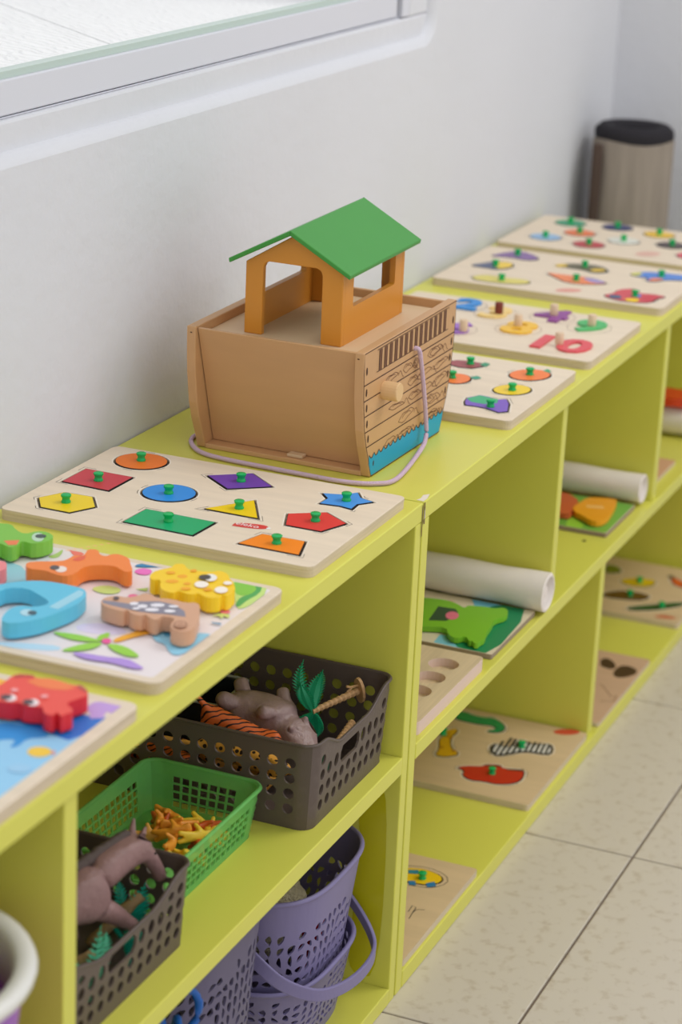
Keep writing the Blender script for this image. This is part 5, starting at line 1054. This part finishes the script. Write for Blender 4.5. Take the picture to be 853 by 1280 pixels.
# palms, rhino, tigers and leopard in the large basket
trunkm = mat('trunk_plastic', (196, 154, 108), 0.55, 0.4, 0.15, 200)
def palm(label, base, crown, fronds, m, disc=True):
    P0, P1 = Vector(base), Vector(crown); d = (P1 - P0).normalized()
    t = thing('toy_palm', base, label, 'toy plant', 'toy palms in the large basket')
    N_ = 22; b = B(); b.tube([P0.lerp(P1, i / (N_ - 1.0)) for i in range(N_)], [(0.0036 - 0.0009 * i / N_) * (1.18 if i % 2 else 0.9) for i in range(N_)], trunkm, 9)
    if disc:
        a = d.cross(Vector((0, 0, 1))).normalized(); c = a.cross(d)
        n = 14; ring = [P0 + a * (0.0075 * math.cos(2 * PI * k / n)) + c * (0.0135 * math.sin(2 * PI * k / n)) for k in range(n)]
        b.add(ring + [p - d * 0.003 for p in ring], [list(range(n)), list(range(2 * n - 1, n - 1, -1))] + [(k, (k + 1) % n, n + (k + 1) % n, n + k) for k in range(n)], trunkm)
        b.tube([P0 + c * 0.006, P0 + c * 0.007 + d * 0.008, P0 + c * 0.010 + d * 0.013], 0.0013, trunkm, 5); b.tube([P0 + c * 0.007 + d * 0.006, P0 + c * 0.004 + d * 0.013], 0.0011, trunkm, 5)
    b.build('trunk', t, smooth=False)
    f = B()
    for e, bd, wd, sd in fronds: frond(f, P1, P1 + Vector(e), bd, wd * 0.85, m, 15, sd)
    f.build('fronds', t)
    return t
palm('green toy palm with tan trunk lying in the large basket', (-0.043, 0.040, 0.348), (-0.089, 0.068, 0.338), [((0.004, 0.010, 0.050), (-0.003, 0.008, 0), 0.009, (0.38, -0.92, 0)), ((0.010, -0.006, 0.040), (0.002, 0.004, 0.0), 0.011, (0.38, -0.92, 0.1)), ((-0.002, 0.012, 0.028), (-0.003, 0.0, 0), 0.009, (0.38, -0.92, 0)), ((0.004, -0.004, -0.030), (0.003, 0.002, 0), 0.011, (0.38, -0.92, 0)), ((0.0, 0.012, -0.022), (-0.003, 0.003, 0), 0.010, (0.4, -0.9, 0.1)), ((0.026, 0.006, -0.012), (0, 0, -0.004), 0.012, (0.2, -0.4, 0.8)), ((0.024, 0.010, 0.010), (0, 0, 0.004), 0.012, (0.2, -0.4, 0.8))], mat('palm_green_plastic', (12, 148, 100), 0.4, 0.5))
palm('second toy palm, mostly buried, with its trunk by the basket grip', (-0.074, 0.032, 0.329), (-0.118, 0.036, 0.314), [((-0.02, 0.004, -0.016), (0, 0, 0.004), 0.007, (0.2, 0.8, 0)), ((-0.012, -0.004, -0.022), (0, 0, 0.003), 0.006, (0.8, -0.3, 0))], dteal, False)
# rhino / hippo lying on its back side, head toward the camera side
rn = [(-0.002, 0.052, -0.004, 0.016, None), (0.0, 0.03, 0.0, 0.020, 0), (-0.004, 0.005, -0.003, 0.020, 1), (-0.012, -0.016, -0.010, 0.0165, 2), (-0.022, -0.034, -0.018, 0.013, 3), (-0.030, -0.044, -0.022, 0.011, 4),
      (0.014, 0.050, 0.012, 0.0085, 0), (0.022, 0.058, 0.024, 0.0075, 6), (-0.018, 0.048, 0.014, 0.0095, 0), (-0.026, 0.060, 0.024, 0.0085, 8), (-0.018, 0.006, 0.012, 0.0085, 2), (-0.03, 0.014, 0.018, 0.007, 10),
      (0.012, 0.006, 0.014, 0.0075, 2), (0.02, 0.012, 0.024, 0.0065, 12), (-0.004, -0.022, 0.004, 0.004, 3), (-0.002, -0.024, 0.010, 0.002, 14), (-0.022, -0.018, 0.002, 0.004, 3), (-0.027, -0.018, 0.008, 0.002, 16)]
rh = mold('toy_hippo', rn, mauve, (-0.100, 0.092, 0.328), 'mauve grey toy hippo lying in the large basket', 'toy hippo')
def stripes(o, name, seed, m, k, axis):
    return None
tigm = mat('tiger_orange', (224, 104, 44), 0.5, 0.4)
def striped(name, base, dark, scale, w=0.5, dist=6):
    if name in MAT: return MAT[name]
    M = mat(name, base, 0.5, 0.4); nt = M.node_tree; b = nt.nodes['Principled BSDF']
    gm = nt.nodes.new('ShaderNodeNewGeometry'); wv = nt.nodes.new('ShaderNodeTexWave'); wv.inputs['Scale'].default_value = scale; wv.inputs['Distortion'].default_value = dist; wv.inputs['Detail'].default_value = 1; wv.inputs['Detail Scale'].default_value = 1.5
    wv.bands_direction = 'DIAGONAL'
    r = nt.nodes.new('ShaderNodeValToRGB'); r.color_ramp.elements[0].position = w; r.color_ramp.elements[0].color = lin(dark) + (1,); r.color_ramp.elements[1].position = w + 0.06; r.color_ramp.elements[1].color = lin(base) + (1,)
    nt.links.new(gm.outputs['Position'], wv.inputs['Vector']); nt.links.new(wv.outputs['Fac'], r.inputs['Fac']); nt.links.new(r.outputs['Color'], b.inputs['Base Color']); return M
def spotted(name, base, dark, scale):
    M = mat(name, base, 0.5, 0.4); nt = M.node_tree; b = nt.nodes['Principled BSDF']
    gm = nt.nodes.new('ShaderNodeNewGeometry'); vo = nt.nodes.new('ShaderNodeTexVoronoi'); vo.inputs['Scale'].default_value = scale
    r = nt.nodes.new('ShaderNodeValToRGB'); r.color_ramp.elements[0].position = 0.36; r.color_ramp.elements[0].color = lin(dark) + (1,); r.color_ramp.elements[1].position = 0.42; r.color_ramp.elements[1].color = lin(base) + (1,)
    nt.links.new(gm.outputs['Position'], vo.inputs['Vector']); nt.links.new(vo.outputs['Distance'], r.inputs['Fac']); nt.links.new(r.outputs['Color'], b.inputs['Base Color']); return M
tg = striped('tiger_stripes', (226, 108, 48), (44, 26, 22), 70, 0.16, 3)
lpd = spotted('leopard_spots', (232, 168, 72), (50, 34, 26), 190)
cat_n = [(-0.040, 0, 0, 0.0105, None), (-0.016, 0, 0.002, 0.0115, 0), (0.012, 0, 0.001, 0.0115, 1), (0.028, 0, 0.006, 0.0085, 2), (0.042, 0, 0.011, 0.0098, 3), (0.052, 0, 0.006, 0.0062, 4),
         (-0.050, 0, 0.010, 0.0035, 0), (-0.066, 0.002, 0.016, 0.003, 6), (-0.078, 0.004, 0.026, 0.003, 7), (-0.082, 0.004, 0.036, 0.0026, 8),
         (0.016, 0.009, -0.012, 0.005, 2), (0.019, 0.010, -0.027, 0.004, 10), (0.016, -0.009, -0.012, 0.005, 2), (0.022, -0.010, -0.026, 0.004, 12), (-0.038, 0.009, -0.010, 0.0065, 0), (-0.044, 0.010, -0.026, 0.004, 14), (-0.038, -0.009, -0.010, 0.0065, 0), (-0.036, -0.010, -0.026, 0.004, 16),
         (0.041, 0.007, 0.020, 0.003, 4), (0.041, -0.007, 0.020, 0.003, 4)]
mold('toy_tiger', cat_n, tg, (-0.154, 0.114, 0.336), 'orange striped toy tiger with curled tail up in the large basket', 'toy cat', (0.5, 0.45, -1.25), 0.8, 'toy cats in the large basket')
mold('toy_tiger', cat_n, tg, (-0.174, 0.190, 0.304), 'orange toy tiger lying against the far left of the large basket', 'toy cat', (1.35, 0.0, -1.6), 0.95, 'toy cats in the large basket')
mold('toy_leopard', cat_n, lpd, (-0.173, 0.098, 0.320), 'spotted orange toy leopard seen through the basket holes', 'toy cat', (1.4, 0.05, -1.55), 0.95, 'toy cats in the large basket')
mold('toy_leopard', cat_n, lpd, (-0.150, 0.118, 0.2945), 'second spotted toy leopard low in the large basket', 'toy cat', (1.4, 0.0, 1.5), 0.9, 'toy cats in the large basket')
t = thing('clear_tray', (-0.09, 0.205, SZ + 0.0025), 'dark clear plastic tray with shiny rim in the back of the large basket', 'tray')
cl = mat('smoky_plastic', (40, 42, 50), 0.12, 0.6); clr = mat('clear_rim_plastic', (170, 170, 172), 0.1, 0.7)
tb_ = B()
for a in ((-0.112, 0.158, -0.109, 0.265), (-0.045, 0.158, -0.042, 0.265), (-0.109, 0.158, -0.045, 0.161), (-0.109, 0.262, -0.045, 0.265)): tb_.box(a[0], a[1], SZ + 0.0025, a[2], a[3], 0.333, cl)
tb_.box(-0.109, 0.161, SZ + 0.0025, -0.045, 0.262, SZ + 0.0045, cl); tb_.build('tray_body', t)
B().tube([(p[0], p[1], 0.334) for p in rrect(-0.113, 0.157, -0.041, 0.266, 0.004, 3)], 0.0017, clr, 6, True).build('rim', t, smooth=True)
# tiny figures
fig_n = [(0, 0, 0.0, 0.0046, None), (0, 0, 0.0085, 0.0048, 0), (0, 0, 0.014, 0.0026, 1), (0, 0, 0.0195, 0.0046, 2), (0.0, 0.003, -0.006, 0.0026, 0), (0.002, 0.0045, -0.013, 0.0024, 4), (0.0, -0.003, -0.006, 0.0026, 0), (0.002, -0.0045, -0.013, 0.0024, 6),
         (0.002, 0.006, 0.009, 0.0021, 1), (0.007, 0.009, 0.006, 0.002, 8), (0.002, -0.006, 0.009, 0.0021, 1), (0.007, -0.009, 0.012, 0.002, 10), (0, 0.0042, 0.023, 0.0016, 3), (0, -0.0042, 0.023, 0.0016, 3)]
rg = random.Random(11); fcols = [('orange', (246, 160, 52)), ('yellow', (248, 208, 62)), ('red orange', (206, 92, 34)), ('pale orange', (240, 176, 90))]
spots = [(-0.275, 0.135, 2), (-0.266, 0.112, 1), (-0.283, 0.105, 0), (-0.29, 0.127, 0), (-0.262, 0.09, 2), (-0.28, 0.083, 1), (-0.30, 0.09, 1), (-0.305, 0.112, 0), (-0.308, 0.136, 3), (-0.274, 0.086, 1), (-0.322, 0.075, 1), (-0.326, 0.098, 0), (-0.33, 0.125, 2), (-0.345, 0.09, 1), (-0.35, 0.108, 3), (-0.297, 0.084, 2), (-0.26, 0.10, 1), (-0.262, 0.125, 0)]
protos = {}
for k, (x, y, ci) in enumerate(spots):
    zz = SZ + 0.0125 + (0.007 if k in (2, 3, 6, 7, 11) else 0.0) 
    lab = 'tiny %s plastic figure lying in the green basket' % fcols[ci][0]
    if ci not in protos:
        o = mold('toy_figure', fig_n, mat('figure_' + fcols[ci][0].replace(' ', '_'), fcols[ci][1], 0.4, 0.5), (x, y, zz), lab, 'toy figure', (0, 0, 0), 1.0, 'tiny %s figures in the green basket' % fcols[ci][0], 1)
        protos[ci] = o
    else:
        o = protos[ci].copy(); COL.objects.link(o); o.location = (x, y, zz); WORLD[o.name] = Vector((x, y, zz)); o['group'] = 'tiny %s figures in the green basket' % fcols[ci][0]
    if 'group' not in o: o['group'] = 'tiny %s figures in the green basket' % fcols[ci][0]
    o.rotation_euler = (PI / 2 + rg.uniform(-0.35, 0.35), rg.uniform(-0.3, 0.3), rg.uniform(0, 6.28)) 
# ------------------------------------------------------------------ lavender baskets
def sup(a, hw, hd, e=2.0 / 3.2):
    c, s = math.cos(a), math.sin(a)
    return hw * math.copysign(abs(c) ** e, c), hd * math.copysign(abs(s) ** e, s)
def lav(label, cx, cy, z0, z1, hw, hd, s0, nu, rows, solid_top, seed, handle=None, group='lavender flower baskets', m=None):
    m = m or lav_p
    t = thing('flower_basket', (cx, cy, z0), label, 'basket', group)
    tab = [sup(2 * PI * k / 720, hw, hd) for k in range(721)]; L = [0]
    for k in range(720): L.append(L[-1] + math.dist(tab[k], tab[k + 1]))
    def plan(u):
        s = (u % nu) / nu * L[-1]; lo, hi = 0, 720
        while hi - lo > 1:
            md = (lo + hi) // 2
            if L[md] <= s: lo = md
            else: hi = md
        f = (s - L[lo]) / max(1e-9, L[lo + 1] - L[lo]); return tab[lo][0] + (tab[lo + 1][0] - tab[lo][0]) * f, tab[lo][1] + (tab[lo + 1][1] - tab[lo][1]) * f
    hs = [0.0, 0.010] + [0.010 + (z1 - z0 - 0.010 - solid_top) * (k + 1) / rows for k in range(rows)] + [z1 - z0]
    nv = len(hs) - 1
    def Pf(u, v):
        i = min(int(v), nv - 1); h = hs[i] + (hs[i + 1] - hs[i]) * (v - i); x, y = plan(u); s = s0 + (1 - s0) * h / (z1 - z0)
        return (cx + x * s, cy + y * s, z0 + h)
    rg = random.Random(seed)
    flowers = [(k * nu / 9.0 + rg.uniform(-1, 1), (rows * (0.3 if k % 2 else 0.72)) + 1) for k in range(9)]
    def hole(i, j):
        if j < 1 or j > nv - 2: return None
        if j >= nv - 2 and rg.random() < 0.25: return None
        best = min(flowers, key=lambda f: min((i + .5 - f[0]) ** 2, (i + .5 - f[0] - nu) ** 2, (i + .5 - f[0] + nu) ** 2) + (j + .5 - f[1]) ** 2)
        dx_ = i + .5 - best[0]
        if dx_ > nu / 2: dx_ -= nu
        if dx_ < -nu / 2: dx_ += nu
        a = math.atan2(j + .5 - best[1], dx_) + PI / 2 + rg.uniform(-0.35, 0.35) + (0.5 if rg.random() < 0.3 else 0)
        if rg.random() < 0.02: return None
        ln = rg.uniform(0.40, 0.50); wd = rg.uniform(0.2, 0.36)
        o = []
        for k in range(16):
            th_ = -0.75 * PI + 2 * PI * k / 16 - a
            x = ln * math.cos(th_); y = wd * math.sin(th_) * (1 - 0.35 * abs(math.cos(th_))) + 0.10 * (x / ln) ** 2 - 0.05
            o.append((0.5 + max(-.47, min(.47, x * math.cos(a) - y * math.sin(a))), 0.5 + max(-.47, min(.47, x * math.sin(a) + y * math.cos(a)))))
        return o
    vs, fs = perf(nu, nv, Pf, hole)
    b = B(); b.add(vs, fs, m); o = solid(b, 'basket_wall', m, 0.0022, t)
    B().tube([Pf(k / 2.0, nv) for k in range(nu * 2)], 0.0026, m, 8, True).build('rim', t, smooth=True)
    B().prism([Pf(k, 0)[:2] for k in range(nu)], z0, z0 + 0.002, m).build('base', t)
    if handle:
        cpts = catmull([Vector(p) for p in handle], 6); b = B(); vs = []; n = len(cpts)
        for i, p in enumerate(cpts):
            d = (cpts[min(i + 1, n - 1)] - cpts[max(i - 1, 0)]).normalized(); o_ = Vector((p.x - cx, p.y - cy, 0)); o_ = (o_ - d * o_.dot(d)).normalized(); w_ = d.cross(o_)
            for sx, sy in ((-1, -1), (1, -1), (1, 1), (-1, 1)): vs.append(p + o_ * (0.0019 * sx) + w_ * (0.0066 * sy))
        fs = [(4 * i + k, 4 * i + (k + 1) % 4, 4 * i + 4 + (k + 1) % 4, 4 * i + 4 + k) for i in range(n - 1) for k in range(4)] + [(3, 2, 1, 0), tuple(4 * (n - 1) + k for k in range(4))]
        b.add(vs, fs, m); b.build('handle', t, bevel=0.0012)
    return t
LZ = 0.0182
lav('lavender cut-out basket standing on the bottom board under the upper one', -0.119, 0.108, LZ, 0.097, 0.0975, 0.0885, 0.86, 52, 7, 0.008, 3)
lav('lavender cut-out basket with a drooping handle, stacked in another', -0.1195, 0.104, LZ + 0.0028, 0.194, 0.0985, 0.0885, 0.76, 52, 10, 0.034, 5, [(-0.2165, 0.085, 0.158), (-0.2235, 0.06, 0.142), (-0.2205, 0.032, 0.122), (-0.194, 0.010, 0.102), (-0.155, 0.0005, 0.090), (-0.105, -0.001, 0.080), (-0.062, 0.003, 0.078), (-0.038, 0.014, 0.084), (-0.0265, 0.036, 0.105), (-0.0255, 0.07, 0.14)])
lav('greyish lavender cut-out basket further left, half hidden by the middle board', -0.334, 0.116, LZ, 0.236, 0.0985, 0.0915, 0.84, 52, 14, 0.03, 9, m=mat('grey_lavender_plastic', (100, 94, 122), 0.45, 0.4))
# contents
wool = mat('cream_wool', (222, 210, 178), 0.95, 0.1, 0.9, 260)
b = B(); n1, n2 = 30, 18; vs = []; rg = random.Random(8)
for i in range(n2 + 1):
    for k in range(n1):
        ph = PI * i / n2; a = 2 * PI * k / n1; r_ = 0.046 * (1 + 0.05 * math.sin(7 * a + 3 * i) * math.sin(ph) + rg.uniform(-0.012, 0.012))
        vs.append((-0.125 + r_ * math.sin(ph) * math.cos(a), 0.098 + r_ * math.sin(ph) * math.sin(a), 0.135 + r_ * math.cos(ph) * 1.0))
b.add(vs, [(i * n1 + k, (i + 1) * n1 + k, (i + 1) * n1 + (k + 1) % n1, i * n1 + (k + 1) % n1) for i in range(n2) for k in range(n1)], wool)
b.build('wool_ball', None, 'knobbly cream wool ball inside the upper lavender basket', 'ball', smooth=True)
B().prism(circ(-0.066, 0.068, 0.0145, 14), 0.05, 0.118, C(176, 24, 40)).build('red_block', None, 'red wooden cylinder seen through holes of the lavender basket', 'block', bevel=0.002)
ringm = mat('blue_ring_plastic', (20, 92, 176), 0.35, 0.5)
for k, (c, r_, tl, lb) in enumerate([((-0.47, 0.03, 0.212), 0.022, 0.25, 'blue plastic ring leaning on the greyish lavender basket'), ((-0.475, 0.07, 0.17), 0.026, 0.1, 'second blue plastic ring lower behind the first')]):
    pts = [(c[0] + r_ * 0.75 * math.cos(a) * 0.8 + tl * r_ * math.sin(a) * .3, c[1] + r_ * 0.6 * math.cos(a), c[2] + r_ * math.sin(a)) for a in [2 * PI * q / 22 for q in range(22)]]
    pts = [(p[0] + 0.0016 * math.sin(q * 1.9), p[1], p[2]) for q, p in enumerate(pts)]
blue = thing('ring_chain', (-0.4475, 0.027, LZ), 'chain of chunky blue plastic rings piled beside the greyish lavender basket', 'toy rings')
for k in range(7):
    c = Vector((-0.4475 + 0.003 * math.sin(k * 2.1), 0.027 + 0.004 * math.cos(k * 1.7), LZ + 0.0262 + 0.0285 * k)); r_ = 0.0215; a0 = (0.6 if k % 2 else -0.55)
    pts = [c + Vector((r_ * 0.85 * math.cos(a) * math.cos(a0), r_ * 0.85 * math.cos(a) * math.sin(a0), r_ * math.sin(a))) for a in [2 * PI * q / 24 for q in range(24)]]
    B().tube(pts, [0.0036 * (1 + 0.12 * math.sin(q * PI / 2 + .3)) for q in range(24)], ringm, 7, True).build('ring', blue, smooth=True)
tanm = mat('tan_wood_bits', (186, 156, 100), 0.7)
for k, (x, y, r_, h) in enumerate([(-0.39, 0.09, 0.018, 0.06), (-0.345, 0.075, 0.02, 0.09), (-0.31, 0.09, 0.018, 0.07), (-0.36, 0.13, 0.02, 0.10)]):
    B().prism(circ(x, y, r_, 12), LZ + 0.0025, LZ + h, tanm if k % 2 else C(206, 190, 130)).build('wooden_block', None, ['tan round block lowest at the left inside the greyish lavender basket', 'cream round block in front inside the greyish lavender basket', 'tan round block at the right inside the greyish lavender basket', 'tall cream block at the back inside the greyish lavender basket'][k], 'block', 'round blocks in the greyish lavender basket', bevel=0.002)
# ------------------------------------------------------------------ white and purple bucket at the left edge
pur = mat('purple_plastic', (158, 92, 190), 0.4, 0.45); wrm = mat('white_plastic', (226, 224, 218), 0.35, 0.45); mag = mat('magenta_plastic', (118, 22, 84), 0.4)
t = thing('bucket', (-0.81, 0.07, SZ), 'purple bucket with a thick white rim at the left edge', 'bucket')
nu = 40
def Pb(u, v):
    hs = [0, 0.012, 0.038, 0.064, 0.090, 0.116, 0.150]; i = min(int(v), 5); h = hs[i] + (hs[i + 1] - hs[i]) * (v - i); r_ = 0.078 + 0.018 * h / 0.15; a = 2 * PI * u / nu
    return (-0.81 + r_ * math.cos(a), 0.07 + r_ * math.sin(a), SZ + h)
vs, fs = perf(nu, 6, Pb, lambda i, j: chole(0.24, 0.33) if 1 <= j <= 4 and (i + j) % 2 else None)
b = B(); b.add(vs, fs, pur); solid(b, 'bucket_wall', pur, 0.002, t)
B().lathe([(0.0965, 0.150), (0.0995, 0.148), (0.1035, 0.151), (0.105, 0.156), (0.1035, 0.160), (0.0975, 0.1612), (0.0915, 0.160), (0.0885, 0.156), (0.0885, 0.145), (0.0885, 0.12), (0.0905, 0.12), (0.0925, 0.146)], wrm, 44, (-0.81, 0.07, SZ)).build('white_rim', t, smooth=True)
bpy.data.objects['white_rim'].data.polygons[-1].use_smooth = False
me = bpy.data.objects['white_rim'].data; bmm = bmesh.new(); bmm.from_mesh(me); bmesh.ops.delete(bmm, geom=[f for f in bmm.faces if len(f.verts) > 4], context='FACES_ONLY'); bmm.to_mesh(me); bmm.free()
B().prism(circ(-0.81, 0.07, 0.077, 24), SZ, SZ + 0.002, pur).build('base', t)
for k, (x, y, c, h) in enumerate([(-0.775, 0.06, (128, 24, 90), 0.115), (-0.800, 0.105, (104, 14, 70), 0.125), (-0.825, 0.055, (226, 120, 110), 0.10), (-0.762, 0.098, (214, 186, 60), 0.09)]):
    B().prism(circ(x, y, 0.017, 12), SZ + 0.0025, SZ + h, C(*c)).build('toy_brick', None, ['magenta toy brick in the white rimmed bucket', 'dark magenta toy brick at the back of the bucket', 'salmon toy brick in the white rimmed bucket', 'yellow toy brick in the white rimmed bucket'][k], 'toy brick', 'toy bricks in the bucket', bevel=0.002)
